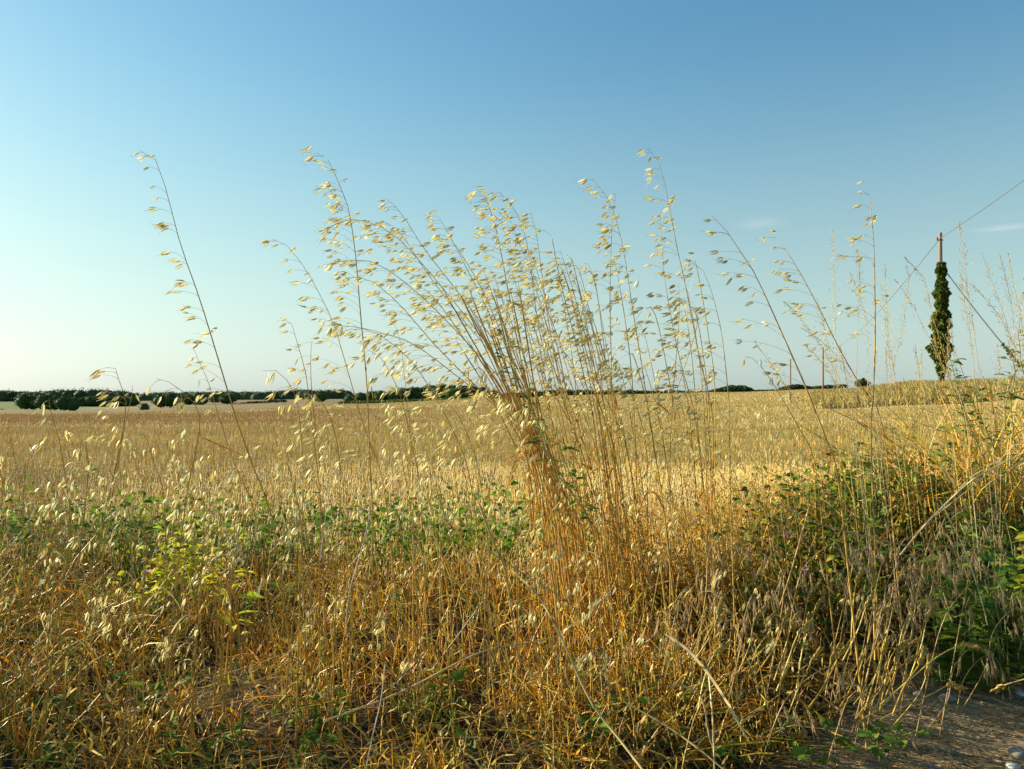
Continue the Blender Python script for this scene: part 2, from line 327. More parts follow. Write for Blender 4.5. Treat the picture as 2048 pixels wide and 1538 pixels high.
hedge(1713, 1737, (110, 110), (773, 773), [(1713, 764), (1725, 758), (1737, 764)], 'small lone round bush on the dry bank', (.05, .055, .025), 700, .12, .8, name='bush')
hedge(355, 570, (640, 560), (815, 803), [(355, 811), (470, 808), (570, 799)], 'thin dark hedge line climbing between the far tan fields', (.04, .06, .025), 1500, .9)
hedge(205, 275, (430, 430), (830, 828), [(205, 827), (240, 824), (275, 824)], 'short strip of dark scrub in the valley bottom', (.04, .055, .02), 800, .5)

# poles, wires, ivy
poles = [(1883, 467, 777, 42, .10), (1646, 695, 776, 171, .17), (1581, 718, 777, 238, .19)]
tops = []
for i, (a, t_, b_, D, rad) in enumerate(poles):
    x = (a-1024)/F*D; z0 = HC+(HY-b_)/F*D-.25; h = HC+(HY-t_)/F*D-z0
    lab = ['weathered reddish wooden utility pole clad in ivy on the bank', 'thin distant utility pole between the ivy-clad pole and the farthest one', 'farthest thin grey utility pole above the low scrub'][i]
    r = thing('utility_pole', lab, 'utility pole', (x, D, z0))
    lean = .012*h if i == 0 else 0
    b = Buf(); zz = np.linspace(0, h, 8); P = np.stack([lean*(1-zz/h)*0+(-lean)*zz/h*.6, zz*0, zz], -1)[None]
    tubes(b, P, np.linspace(rad*1.1, rad*.85, 8)[None], (.3, .2, .12), 10); link('post', b.mesh('post', M['pole']), r)
    b = Buf(); P = np.array([[[0, 0, h], [0, 0, h+.03], [0, 0, h+.06]]])+[-lean*.6, 0, 0]; tubes(b, P, [[rad*.86, rad*.86, .01]], (.2, .15, .1), 10)
    link('pole_cap', b.mesh('pole_cap', M['pole']), r)
    b = Buf(); P = np.array([[[-lean*.6-.22, -.05, h-.35], [-lean*.6+.12, -.05, h-.35]]]); tubes(b, P, [[.03, .03]], (.2, .2, .2), 6)
    P = np.array([[[-lean*.6-.2, -.05, h-.38], [-lean*.6-.2, -.05, h-.28], [-lean*.6-.2, -.05, h-.2]]]); tubes(b, P, [[.03, .06, .035]], (.2, .2, .2), 8)
    link('insulator_bracket', b.mesh('insulator_bracket', M['wire']), r)
    tops.append(np.array([x-lean*.6-.05, D-.1, z0+h-.25]))
def cable(p0, p1, sag, rad, label, name='overhead_cable'):
    t_ = np.linspace(0, 1, 40)[:, None]; P = p0+(p1-p0)*t_; P[:, 2] -= sag*4*(t_*(1-t_))[:, 0]
    b = Buf(); tubes(b, P[None], rad, (.1, .1, .1), 4); o = link(name, b.mesh(name, M['wire'], origin=p0), None, p0)
    tag(o, label, 'cable'); return P
cable(tops[0], np.array([9.2, -2, 8.7]), .45, .022, 'dark overhead cable rising from the ivy-clad pole out of the picture at the right')
cable(tops[0], tops[1], 2.0, .022, 'dark overhead cable sagging from the ivy-clad pole down towards the far poles')
cable(tops[1], tops[2], .6, .03, 'thin overhead cable between the two distant poles')
gA = px(1893, 545, 41.8); gB = px(2075, 775, 38.5); gB[2] = gz1(gB[0], gB[1])
GP = cable(gA, gB, .12, .03, 'taut guy wire slanting down from the ivy-clad pole to the bank', 'guy_wire')
def leaf_cloud(buf, pts, size, cols, seed=1):
    r = np.random.default_rng(seed); n = len(pts); nrm = norm(r.normal(size=(n, 3))+[-.3, -.6, .3]); a = norm(np.cross(nrm, r.normal(size=(n, 3)))); b = np.cross(nrm, a)
    s = size*r.uniform(.6, 1.4, (n, 1)); V = np.stack([pts-a*s, pts-b*s*.7, pts+a*s, pts+b*s*.7], 1)
    buf.add(V, np.broadcast_to(cols[:, None], (n, 4, 3)), np.arange(n*4).reshape(n, 4))
D0 = 42.; x0 = (1883-1024)/F*D0; n = 7000
yy = rng.uniform(525, 752, n); prof = [(515, 5, 5), (540, 13, 13), (600, 17, 22), (640, 22, 24), (660, 27, 25), (700, 30, 26), (725, 21, 20), (740, 12, 12), (753, 6, 5)]
prof = [(a, b_*1., c_*1.) for a, b_, c_ in prof]
prof = [(a, b_*.82, c_*.68) for a, b_, c_ in prof]; wl = np.interp(yy, [q[0] for q in prof], [q[1] for q in prof])/F*D0; wr = np.interp(yy, [q[0] for q in prof], [q[2] for q in prof])/F*D0
lum = 1+.22*np.sin(yy*.11)+.15*np.sin(yy*.29+1); th = rng.uniform(0, 2*math.pi, n); rd = rng.uniform(.35, 1.05, n)**.6*lum
xx = np.cos(th)*rd*np.where(np.cos(th) < 0, wl, wr)*.88; dy = np.sin(th)*rd*(wl+wr)*.42
ip = np.stack([x0+xx, D0+dy, HC+(HY-yy)/F*D0], -1)
ic = pick(n, [(.07, .12, .018), (.04, .07, .015), (.12, .16, .025), (.14, .10, .03)], [5, 3, 3, .6], .25)
iz = gz1(x0, D0); r = thing('ivy', 'thick green ivy wrapped round the wooden pole on the bank', 'ivy', (x0, D0, iz))
b = Buf(); leaf_cloud(b, ip, .085, ic); o = link('foliage', b.mesh('foliage', M['herb'], False, (x0, D0, iz)), r); o['kind'] = 'stuff'
b = Buf()
for k in range(6):
    zz = np.linspace(0, 5.6, 14); P = np.stack([x0+.12*np.cos(zz*1.3+k), D0+.12*np.sin(zz*1.3+k), iz+zz], -1)[None]; tubes(b, P, .03, (.1, .07, .04), 4)
link('woody_stem', b.mesh('woody_stem', M['bark'], origin=(x0, D0, iz)), r)
# climber on the lower guy wire
q = GP[25:]; t_ = rng.integers(0, len(q), 420); gp = q[t_]+rng.normal(size=(420, 3))*(.03+.07*(t_/len(q)))[:, None]
ob = q[-1]; b = Buf(); leaf_cloud(b, gp, .055, pick(420, [(.08, .10, .03), (.14, .12, .05)], None, .25)); r = thing('climbing_plant', 'leafy climber creeping up the lower half of the guy wire', 'climbing plant', ob)
o = link('foliage', b.mesh('foliage', M['herb'], False, ob), r); o['kind'] = 'stuff'

# ------------------------------------------------------------ stubble field and bank grass (uncountable)
PALE = (.58, .45, .12); GOLD = (.54, .345, .036); ORAN = (.50, .215, .012); BROWN = (.17, .085, .016); GREY = (.40, .31, .15); GRN = (.10, .19, .02); YG = (.28, .32, .04)
def field_pts(n, y0, y1, marg=1.06, left=0):
    y = np.sqrt(rng.uniform(y0**2, y1**2, n)); u = rng.uniform(-marg-left, marg, n)
    return u*y*1024/F, y
def stubble(buf, n, y0, y1, h0, wd, sides):
    x, y = field_pts(n, y0, y1); row = .14; y = np.round((y+.15*x)/row)*row-.15*x+rng.normal(size=n)*.03
    ok = ~((y > 62) & (1024+F*x/y < 620)) & (y > 2.7+.25*snoise(x, y, 1.5, 21)) & ~((1024+F*x/y > 1640) & (y > 26)) & ~((1024+F*x/y > 1500) & (y < 3.2))
    x = x[ok]; y = y[ok]; n = len(x); z = ground(x, y); h = h0*(1+.28*rng.normal(size=n))*(1+.25*snoise(x, y, .8, 31)); h = np.clip(h, .03, .4)
    lean = rng.normal(size=(n, 3))*[.16, .16, 0]; base = np.stack([x, y, z-.01], -1); top = base+lean*h[:, None]+np.stack([0*h, 0*h, h], -1)
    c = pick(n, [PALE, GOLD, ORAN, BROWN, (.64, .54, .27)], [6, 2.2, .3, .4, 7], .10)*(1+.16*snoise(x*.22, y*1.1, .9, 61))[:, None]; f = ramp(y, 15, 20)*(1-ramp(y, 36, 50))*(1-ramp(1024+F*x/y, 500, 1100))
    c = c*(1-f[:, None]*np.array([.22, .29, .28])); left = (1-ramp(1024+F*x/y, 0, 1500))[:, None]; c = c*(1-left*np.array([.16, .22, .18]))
    P = np.stack([base, top], 1)
    if sides: tubes(buf, P, np.broadcast_to(wd, (n, 2)), c, sides)
    else: ribbons(buf, P, np.stack([wd*np.ones(n), wd*.8*np.ones(n)], 1), c, norm(np.stack([rng.normal(size=n), rng.normal(size=n)*.3, 0*x], -1)+[1e-3, 0, 0]))
b = Buf()
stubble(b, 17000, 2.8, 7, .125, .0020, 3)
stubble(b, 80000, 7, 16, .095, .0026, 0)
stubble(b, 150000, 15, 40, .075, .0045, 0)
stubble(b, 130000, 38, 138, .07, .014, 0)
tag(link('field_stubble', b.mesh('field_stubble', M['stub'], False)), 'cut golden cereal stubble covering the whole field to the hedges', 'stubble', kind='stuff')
def curves(base, h, lean, bend, droop, K):
    t_ = np.linspace(0, 1, K)[None, :, None]; h = h[:, None, None]
    P = base[:, None]+h*(t_*np.array([0, 0, 1.])+lean[:, None]*t_+bend[:, None]*t_**2)
    P[..., 2] -= (h*droop[:, None, None]*t_**3)[..., 0]; return P
# litter straw between the stubble rows
b = Buf(); x, y = field_pts(22000, 2.6, 14); n = len(x); z = ground(x, y)
d = rng.normal(size=(n, 3))*[1, 1, .12]; d = norm(d)*rng.uniform(.04, .12, (n, 1)); base = np.stack([x, y, z+rng.uniform(.005, .05, n)], -1)
P = np.stack([base-d, base, base+d], 1); P[..., 2] = np.maximum(P[..., 2], ground(P[..., 0], P[..., 1])+.004); ribbons(b, P, .0025, pick(n, [PALE, GOLD, BROWN], [3, 3, 1]))
tag(link('loose_straw', b.mesh('loose_straw', M['blade'], False)), 'loose broken straw lying between the stubble rows', 'straw', kind='stuff')
# dry grass of the bank by the pole
b = Buf(); n = 42000; u = rng.uniform(1630, 2130, n); y = rng.uniform(27, 75, n); x = (u-1024)/F*y; base = np.stack([x, y, ground(x, y)-.02], -1)
h = rng.uniform(.15, .5, n); P = curves(base, h, rng.normal(size=(n, 3))*[.25, .25, 0], np.array([[-.2, 0, 0]])+0*base, rng.uniform(0, .2, n), 3)
ribbons(b, P, np.array([[.02, .016, .004]]), pick(n, [(.42, .32, .11), (.34, .27, .08), (.20, .20, .06), (.48, .38, .16)], [4, 3, 2, 2], .2))
tag(link('bank_grass', b.mesh('bank_grass', M['blade'], False)), 'rough dry olive grass covering the bank under the ivy-clad pole', 'grass', kind='stuff')

# ------------------------------------------------------------ verge understory (uncountable)
def verge_pts(n, y0=1.3, y1=4.2, dens=None, xl=-3.6, xr=2.9):
    x = rng.uniform(xl, xr, n); y = rng.uniform(y0, y1, n)
    ok = (y > track_line(x)+rng.normal(size=n)*.05) & (x < .68*y+.4) & (x > -.68*y-1.1)
    if dens is not None: ok &= rng.uniform(size=n) < dens(x, y)
    return x[ok], y[ok]
def hfac(x, y):                              # height of the thicket over the verge
    d = y-track_line(x)
    f = np.clip(np.interp(x, [.1, .6], [.46, .18])+d*np.interp(x, [.1, .6], [.62, .95]), .1, 1); bare = np.exp(-((x+.80)/.22)**2-((y-2.0)/.5)**2)+.6*np.exp(-((x+.05)/.2)**2-((y-1.9)/.25)**2)
    f = f*(1-.75*bare)*(1+.16*snoise(x, y, 2.2, 44))
    f = f*np.interp(x, [-.7, -.1, .3, .9], [.60, .72, .85, 1.0])
    return f*(1-.35*ramp(y, 2.9, 3.6))
def verge(name, label, cat, n, hr, w_, pal, wts, mat, K=5, tube=False, lean=.28, bend=.3, droop=(0, .5), y0=1.1, y1=3.9, dens=None, wind=-.12, hpow=1):
    x, y = verge_pts(n, y0, y1, dens); n = len(x); base = np.stack([x, y, ground(x, y)-.01], -1)
    h = rng.uniform(hr[0], hr[1], n)*hfac(x, y)**hpow
    P = curves(base, h, rng.normal(size=(n, 3))*[lean, lean, 0]+[wind, 0, 0], rng.normal(size=(n, 3))*[bend, bend, 0], rng.uniform(*droop, n), K)
    P[..., 2] = np.maximum(P[..., 2], ground(P[..., 0], P[..., 1])+.003)
    b = Buf(); tp = np.linspace(1, .35, K)[None]; ww = w_*rng.uniform(.6, 1.4, (n, 1))*tp; c = pick(n, pal, wts)
    if tube: tubes(b, P, ww, c, 3)
    else: ribbons(b, P, ww*np.where(tp < .4, .3, 1), c)
    o = tag(link(name, b.mesh(name, M[mat], not tube)), label, cat, kind='stuff'); return P
g1 = verge('straw_thicket', 'dense upright golden straw filling the verge between the track and the stubble', 'straw', 36000, (.2, .46), .0016, [GOLD, ORAN, PALE, BROWN, YG], [5, 5, 2.6, 1.4, .6], 'stem', 4, True, .17, .2,
      dens=lambda x, y: np.clip(.52+.95*snoise(x, y, 4.2, 101), .14, 1)*np.where(x < .4, np.interp(y, [2.7, 3.1], [1, .3]), 1))
verge('dry_grass_blades', 'tangle of dry orange and tan grass blades in the verge', 'grass', 38000, (.12, .36), .0028, [GOLD, ORAN, PALE, BROWN], [4, 5, 2.6, 2], 'blade', 6, False, .35, .55, (.1, .9),
      dens=lambda x, y: np.clip(.55+.95*snoise(x, y, 4.2, 101), .14, 1)*np.where(x < .4, np.interp(y, [2.7, 3.1], [1, .4]), 1))
verge('green_grass', 'fresh green grass growing low among the dry verge straw', 'grass', 26000, (.10, .32), .0022, [GRN, (.07, .12, .03), YG, (.14, .2, .06)], [4, 3, 2, 2], 'herb', 5, False, .3, .4, (0, .6),
      dens=lambda x, y: np.clip(.18+.5*np.clip(snoise(x, y, 2.5, 77), 0, 1)+.5*np.exp(-((y-3.4)/.35)**2)+.55*np.clip(x-.6, 0, 1)+.5*np.exp(-((x+1.35)/.5)**2), 0, 1))
verge('fine_grass_thatch', 'fine brown hair-like grass thatch at the track side of the verge', 'grass', 17000, (.12, .34), .0009, [(.38, .24, .12), (.30, .18, .09), PALE, GREY], [4, 3, 2, 2], 'blade', 5, False, .4, .6, (.1, .8),
      dens=lambda x, y: np.clip(.2+.9*np.clip(x-.2, 0, 1)+.5*np.exp(-((y-1.7)/.3)**2), 0, 1))
b = Buf(); n = 1500; x = rng.uniform(-3.4, -1.28, n); y = rng.uniform(.7, 2.1, n); ok = x < -.68*y-.28; x = x[ok]; y = y[ok]; n = len(x)  # taller grass left of the view, added unseen to throw shade over the verge
base = np.stack([x, y, ground(x, y)-.01], -1); P = curves(base, rng.uniform(.35, .85, n), rng.normal(size=(n, 3))*[.2, .2, 0], rng.normal(size=(n, 3))*[.3, .3, 0], rng.uniform(0, .5, n), 6)
ok = (P[..., 0] < -.66*P[..., 1]-.06).all(1); P = P[ok]; n = len(P)
ribbons(b, P, .0042*np.array([[1, 1, .9, .8, .6, .2]]), pick(n, [GOLD, ORAN, GRN, PALE], [3, 2, 4, 2]))
tag(link('verge_shade_grass', b.mesh('verge_shade_grass', M['blade'], False)), 'taller rank grass added out of view to shade the near verge', 'grass', kind='stuff')
# flattened litter along the track edge
b = Buf(); x, y = verge_pts(14000, 1.1, 3.0, lambda x, y: (np.exp(-((y-track_line(x)-.15)/.4)**2)+.12)*np.interp(x, [0, .5], [.35, 1])); n = len(x)
base = np.stack([x, y, ground(x, y)+rng.uniform(.002, .05, n)], -1); a = rng.uniform(0, math.pi, n); L = rng.uniform(.03, .16, n)
d = np.stack([np.cos(a), np.sin(a)*.8, rng.normal(size=n)*.12], -1)*L[:, None]; c = rng.normal(size=(n, 3))*L[:, None]*.2
P = np.stack([base-d, base-d*.4+c*.6, base+d*.4+c*.6, base+d], 1); P[..., 2] = np.maximum(P[..., 2], ground(P[..., 0], P[..., 1])+.003)
ribbons(b, P, rng.uniform(.0008, .0022, (n, 1))*np.array([[1, 1, 1, .5]]), pick(n, [PALE, BROWN, (.30, .19, .07), GOLD, ORAN], [1.2, 4, 3, 2, 1]))
tag(link('flattened_straw', b.mesh('flattened_straw', M['blade'], False)), 'matted flattened straw littering the track edge', 'straw', kind='stuff')
def foliage_mass(name, label, x, y, zlo, zhi, size, pal, wts=None):
    n = len(x); z = ground(x, y)+rng.uniform(zlo, zhi, n)*np.clip(.75+.75*snoise(x, y, 5, 121), .15, 1.5); p = np.stack([x, y, z], -1); d = norm(rng.normal(size=(n, 3))*[1, 1, .35]); nr = norm(np.cross(d, rng.normal(size=(n, 3)))*1.+[0, 0, .6]); sd = norm(np.cross(d, nr))
    L = size*rng.uniform(.5, 1.5, (n, 1)); P = np.stack([p, p+d*L*.35, p+d*L*.7-[0, 0, .1]*L, p+d*L-[0, 0, .28]*L], 1)
    b = Buf(); ribbons(b, P, L*np.array([[.08, .28, .22, .02]]), pick(n, pal, wts, .22), sd); tag(link(name, b.mesh(name, M['herb'], True)), label, 'weeds', kind='stuff')
n = 90000; x = rng.uniform(-2.9, .5, n); y = rng.uniform(2.85, 4.4, n); ok = (rng.uniform(size=n) < np.clip(.25+.9*snoise(x, y, 2.2, 91), .03, 1)*np.interp(y, [2.85, 3.2, 4.0, 4.4], [.2, 1, 1, .1])*np.interp(x, [-.3, .5], [1, .25])); x, y = x[ok], y[ok]
foliage_mass('weed_foliage', 'low green weed foliage filling the strip along the stubble edge', x, y, .02, .27, .024, [(.09, .22, .012), (.16, .30, .018), (.05, .12, .012), (.30, .34, .025)], [4, 3, 2, 1])
n = 52000; x = rng.uniform(.55, 3.0, n); y = rng.uniform(1.95, 3.3, n); ok = (y > track_line(x)+.28) & (rng.uniform(size=n) < np.clip(.35+.8*snoise(x, y, 2.6, 93), .05, 1)*np.interp(x, [.55, .95], [.1, 1])); x, y = x[ok], y[ok]
foliage_mass('mound_foliage', 'olive green small-leaved foliage clothing the mound by the track', x, y, .02, .30, .018, [(.09, .16, .014), (.15, .21, .02), (.05, .10, .012), (.26, .25, .03), (.30, .19, .04)], [4, 3, 2, 2, 1])
n = 4200; x = rng.uniform(.65, 3.2, n); y = rng.uniform(2.35, 3.5, n); base = np.stack([x, y, ground(x, y)-.01], -1)
P = curves(base, rng.uniform(.25, .62, n)*np.interp(x/y, [.4, .62], [.5, 1.1]), rng.normal(size=(n, 3))*[.3, .2, 0]+[-.15, 0, 0], rng.normal(size=(n, 3))*[.4, .3, 0], rng.uniform(0, .6, n), 6); b = Buf()
ribbons(b, P, .0022*np.array([[1, 1, .9, .8, .6, .2]]), pick(n, [GOLD, PALE, ORAN, YG, (.42, .30, .16)], [4, 3, 2.5, 1.5, 3])); tag(link('mound_grass', b.mesh('mound_grass', M['blade'], False)), 'dry golden grass growing up through the top of the mound', 'grass', kind='stuff')
# sparse trampled straw out on the track
b = Buf(); n = 6000; x = rng.uniform(.2, 2.2, n); y = rng.uniform(1.3, 2.3, n); ok = y < track_line(x)+.05; x = x[ok]; y = y[ok]; n = len(x)
base = np.stack([x, y, ground(x, y)+.004], -1); a = rng.normal(size=n)*.5-.35; L = rng.uniform(.01, .08, n); d = np.stack([np.cos(a), np.sin(a), 0*a], -1)*L[:, None]
P = np.stack([base-d, base, base+d], 1); P[..., 2] = ground(P[..., 0], P[..., 1])+.005; ribbons(b, P, .0009, pick(n, [(.36, .26, .14), GREY, BROWN]), np.stack([-np.sin(a), np.cos(a), 0*a], -1))
tag(link('trampled_straw', b.mesh('trampled_straw', M['blade'], False)), 'thin scattered straw trodden into the dirt track', 'straw', kind='stuff')
# small seeds/florets caught through the thicket
def floret_dust(name, label, n, pal, size, dens=None, up=(.55, 1.1)):
    x, y = verge_pts(n, 1.4, 3.9, dens); n = len(x); z = ground(x, y)+rng.uniform(*up, n)*.32*hfac(x, y)
    p0 = np.stack([x, y, z], -1); d = norm(np.stack([rng.normal(size=n)*.6-.25, rng.normal(size=n)*.5, -np.abs(rng.normal(size=n))-.25], -1)); L = size*rng.uniform(.6, 1.3, (n, 1))
    P = np.stack([p0, p0+d*L*.35, p0+d*L*.7, p0+d*L], 1); P[..., 2] = np.maximum(P[..., 2], ground(P[..., 0], P[..., 1])+.003)
    b = Buf(); ribbons(b, P, (L*.5)*np.array([[.12, .28, .2, .02]]), pick(n, pal)); tag(link(name, b.mesh(name, M['blade'], False)), label, 'seed husks', kind='stuff')
floret_dust('pale_seed_husk', 'countless pale oat husks hanging through the golden thicket', 20000, [PALE, (.55, .46, .24), GOLD], .017, lambda x, y: np.interp(y, [2.6, 3.0], [1, .15])*np.clip(1-(x-.5), .1, 1)*np.clip(.35+.6*snoise(x, y, 2.4, 55), .05, 1))
floret_dust('brown_seed_husk', 'fine brown seed heads matted over the bank side of the verge', 20000, [(.40, .26, .14), (.34, .2, .1), PALE], .016, lambda x, y: np.clip((x+.1), .08, 1), (.6, 1.15))

# ------------------------------------------------------------ spikelets, leaves
def spikelet_mesh(L, W, gap, seed, awn=True, third=False):
    r = np.random.default_rng(seed); b = Buf(); K = 6; t_ = np.linspace(0, 1, K)
    prof = np.sin(np.pi*np.clip(t_, 0, 1)**.72)**.8; prof[0] = .12; prof[-1] = .02
    for s in ((-1, 1, 0) if third else (-1, 1)):
        cx = s*(gap*L*(t_**1.5)*.5+prof*W*.25); keel = s*prof*W*.5 if s else prof*W*.2
        w_ = prof*W*.5; Lz = t_*L*(1 if s >= 0 else .93)
        V = np.stack([np.stack([cx, -w_, Lz], -1), np.stack([cx+keel, 0*t_, Lz], -1), np.stack([cx, w_, Lz], -1)], 1)
        ii = np.arange(K*3).reshape(K, 3); f = np.stack([ii[:-1, :-1], ii[:-1, 1:], ii[1:, 1:], ii[1:, :-1]], -1)
        b.add(V, np.ones((K*3, 3))*.5, f)
    if awn:
        for s in (-1, 1):
            P = np.array([[[0, 0, L*.55], [s*.15*L, r.normal()*.05*L, L*1.0], [s*.55*L*r.uniform(.4, 1), r.normal()*.15*L, L*1.35]]]); tubes(b, P, [[.00035, .00028, .0001]], (.3, .2, .1), 3)
    return b.mesh('spikelet', M['spike'])
SPK = [spikelet_mesh(.0215, .0048, .22, 1), spikelet_mesh(.0205, .0042, .12, 2), spikelet_mesh(.023, .0048, .34, 3), spikelet_mesh(.020, .0050, .50, 4, True, True), spikelet_mesh(.0185, .0038, .08, 5, False), spikelet_mesh(.0225, .0046, .22, 6, False), spikelet_mesh(.021, .0050, .14, 7, False)]
def brome_mesh(seed):
    r = np.random.default_rng(seed); b = Buf(); L = .026
    for k in range(6):
        t0 = k/7; s = (-1)**k; P = np.array([[[0, 0, L*t0], [s*.0014, 0, L*(t0+.18)], [s*.002, 0, L*(t0+.34)]]]); tubes(b, P, [[.0004, .0011, .0002]], (.5, .4, .2), 4)
        P = np.array([[[s*.002, 0, L*(t0+.3)], [s*.0045*r.uniform(.5, 1.3), r.normal()*.002, L*(t0+.95)]]]); tubes(b, P, [[.00028, .0001]], (.5, .4, .2), 3)
    return b.mesh('spikelet', M['brome'])
BRM = [brome_mesh(k) for k in range(3)]
def leaf_mesh(shape, seed):
    r = np.random.default_rng(seed); K = 6; t_ = np.linspace(0, 1, K)
    if shape == 'arrow': w_ = np.array([.34, .40, .34, .25, .14, .01])
    elif shape == 'lance': w_ = np.array([.05, .14, .19, .17, .10, .01])
    else: w_ = np.array([.10, .30, .40, .38, .24, .02])
    z = t_; bend = -.35*t_**2*r.uniform(.3, 1.2); wav = .05*np.sin(t_*9+seed)
    back = np.where(np.arange(K) == 0, -.18 if shape == 'arrow' else 0, 0)
    V = np.stack([np.stack([-w_, bend+.35*w_+wav, z+back], -1), np.stack([-w_*.5, bend+.12*w_, z+back*.4], -1), np.stack([0*z, bend, z], -1), np.stack([w_*.5, bend+.12*w_, z+back*.4], -1), np.stack([w_, bend+.35*w_-wav, z+back], -1)], 1)
    ii = np.arange(K*5).reshape(K, 5); f = np.stack([ii[:-1, :-1], ii[:-1, 1:], ii[1:, 1:], ii[1:, :-1]], -1)
    b = Buf(); b.add(V, np.ones((K*5, 3))*.5, f); return b
LEAF = {}
for shp in ('arrow', 'lance', 'round'):
    LEAF[shp] = [leaf_mesh(shp, k).mesh('leaf', M['leafg']) for k in range(3)]
    LEAF[shp+'_y'] = [leaf_mesh(shp, k).mesh('leaf', M['leafy']) for k in range(3)]
def orient(p, d, s=1., roll=None):
    q = Vector(d).to_track_quat('Z', 'Y').to_matrix().to_4x4()
    return Matrix.Translation(Vector(p)) @ q @ Matrix.Rotation(random.uniform(0, 6.28) if roll is None else roll, 4, 'Z') @ Matrix.Scale(s, 4)
def spline(pts, K):
    """Catmull-Rom through pts, K samples evenly by length"""
    p = np.array(pts, float); p = np.vstack([2*p[0]-p[1], p, 2*p[-1]-p[-2]]); o = []
    for i in range(1, len(p)-2):
        for t_ in np.linspace(0, 1, 12, endpoint=False):
            a, b_, c, d = p[i-1], p[i], p[i+1], p[i+2]
            o.append(.5*(2*b_+(c-a)*t_+(2*a-5*b_+4*c-d)*t_**2+(-a+3*b_-3*c+d)*t_**3))
    o.append(p[-2]); o = np.array(o); s = np.concatenate([[0], np.cumsum(np.linalg.norm(np.diff(o, axis=0), axis=1))])
    q = np.linspace(0, s[-1], K); return np.stack([np.interp(q, s, o[:, k]) for k in range(3)], -1)
def nv(v): return v/max(np.linalg.norm(v), 1e-9)
R_ = random.uniform
counts = {'spk': 0}
def wild_oat(world, pf, ns, label, group=None, wind=.9, grav=.35, spread=1., thick=1., orange=.5, leaves=1, size=1., green=0., side=.75, name='wild_oat', cat='wild oat'):
    """world: stem points from the ground to the tip; pf: share of the stem, from the tip, that is panicle"""
    P = spline(world, 26); base = P[0]; Ltot = np.linalg.norm(np.diff(P, axis=0), axis=1).sum()
    root = thing(name, label, cat, base, group)
    K = len(P); t_ = np.linspace(0, 1, K); ps = 1-pf
    rad = np.where(t_ < ps, lerp(.0019, .0011, t_/max(ps, .01)), .0011*(1-(t_-ps)/max(pf, .01))**.8+.00022)*thick
    ca = np.array(lerp(np.array(PALE)*.95, np.array(ORAN), orange)); cg = np.array([.22, .24, .06])
    cols = np.array([lerp(ca, np.array(lerp(np.array(PALE)*.8, np.array([.34, .22, .09]), .5)), k) for k in t_]); cols = lerp(cols, cg, green*.7)*(1+R_(-.15, .15))*.92
    b = Buf(); tubes(b, P[None], rad[None], cols[None], 5)
    stm = link('stem', b.mesh('stem', M['stem'], origin=base), root)
    for s in (.22, .42, .60):
        if s < ps-.05 and Ltot > .4:
            i = int(s*(K-1)); d = nv(P[i+1]-P[i]); q = np.array([P[i]-d*.006, P[i], P[i]+d*.006]); bn = Buf(); tubes(bn, q[None], [[rad[i]*1.05, rad[i]*1.7, rad[i]*1.05]], (.22, .12, .05), 5); link('node', bn.mesh('node', M['stem'], origin=base), stm)
    for k in range(leaves):
        i = int(R_(.15, max(.2, min(.62, ps)))*(K-1)); a = R_(0, 6.28); L = R_(.07, .23)*min(1, Ltot/.7); u = np.array([math.cos(a), math.sin(a)*.6, 0]); d = nv(P[i+1]-P[i])
        tt = np.linspace(0, 1, 9)[:, None]; q = P[i]+d*L*(tt*.8-.2*tt**2)+u*L*(tt*.5)+np.array([0, 0, -1])*L*R_(.3, 1.1)*tt**2.4
        b = Buf(); ww = R_(.0016, .0028)*np.array([.5, .9, 1, 1, .9, .8, .6, .4, .06]); tw = np.linspace(0, R_(1, 5), 9); s0 = np.stack([np.cos(a+1.57+tw), np.sin(a+1.57+tw), .3*np.sin(tw)], -1)
        ribbons(b, q[None], ww[None], (np.array(ORAN if random.random() < orange else PALE)*R_(.8, 1.1))[None], s0[None]); link('leaf', b.mesh('leaf', M['blade'], origin=base), root)
    # panicle
    bp = Buf(); sp = []; w0 = np.array([-1., 0, 0]); dn = np.array([0, 0, -1.])
    if group == 'wild oats standing above the field': ns = int(ns*1.35+1)
    Lp = Ltot*pf; nb = max(2, int(round(ns/2.3))); left = ns
    for k in range(nb):
        s = min(.999, ((k+R_(-.1, 1.1))/nb if 0 < k < nb-1 else (k+.5)/nb))**.85; f = (ps+pf*s)*(K-1); i = min(int(f), K-2); a0 = P[i]+(P[i+1]-P[i])*(f-i); tan = nv(P[i+1]-P[i])
        bl = (lerp(.105, .012, s**.8))*R_(.4, 1.3)*spread*min(1., Lp/.22+.25)
        sdv = np.array([-1. if random.random() < side else 1., R_(-.9, .9), 0]); d0 = nv(tan*R_(.5, 1.0)+sdv*R_(.5, .9)+np.array([0, 0, R_(-.05, .2)]))
        wd = w0*wind*R_(.2, .5)
        def bp_(t): return a0+d0*bl*t+(dn*grav*.8+wd*.6)*bl*t*t*.9
        q = np.array([bp_(v) for v in np.linspace(0, 1, 6)]); tubes(bp, q[None], np.linspace(.00042, .00022, 6)[None], (.52, .40, .19), 3)
        m = 1 if s > .75 else (2 if random.random() < .5 else 3); m = min(m, max(1, left)); left -= m
        for j in range(m):
            tt = 1-.33*j*R_(.7, 1.2); p0 = bp_(max(.15, tt)); dd = nv(w0*wind*R_(.6, 1.2)+dn*grav*R_(.5, 1.4)+(bp_(1)-bp_(.8))/bl*.8+np.array([R_(-.4, .4), R_(-.45, .45), R_(-.35, .35)]))
            if j: e = p0+nv(dd+np.array([0, R_(-1, 1), 0]))*R_(.004, .014); tubes(bp, np.array([[p0, (p0+e)/2, e]]), .00022, (.52, .40, .19), 3); p0 = e
            sp.append((p0, dd))
        if left <= 0: break
    pan = link('panicle', bp.mesh('panicle', M['stem'], origin=base), root)
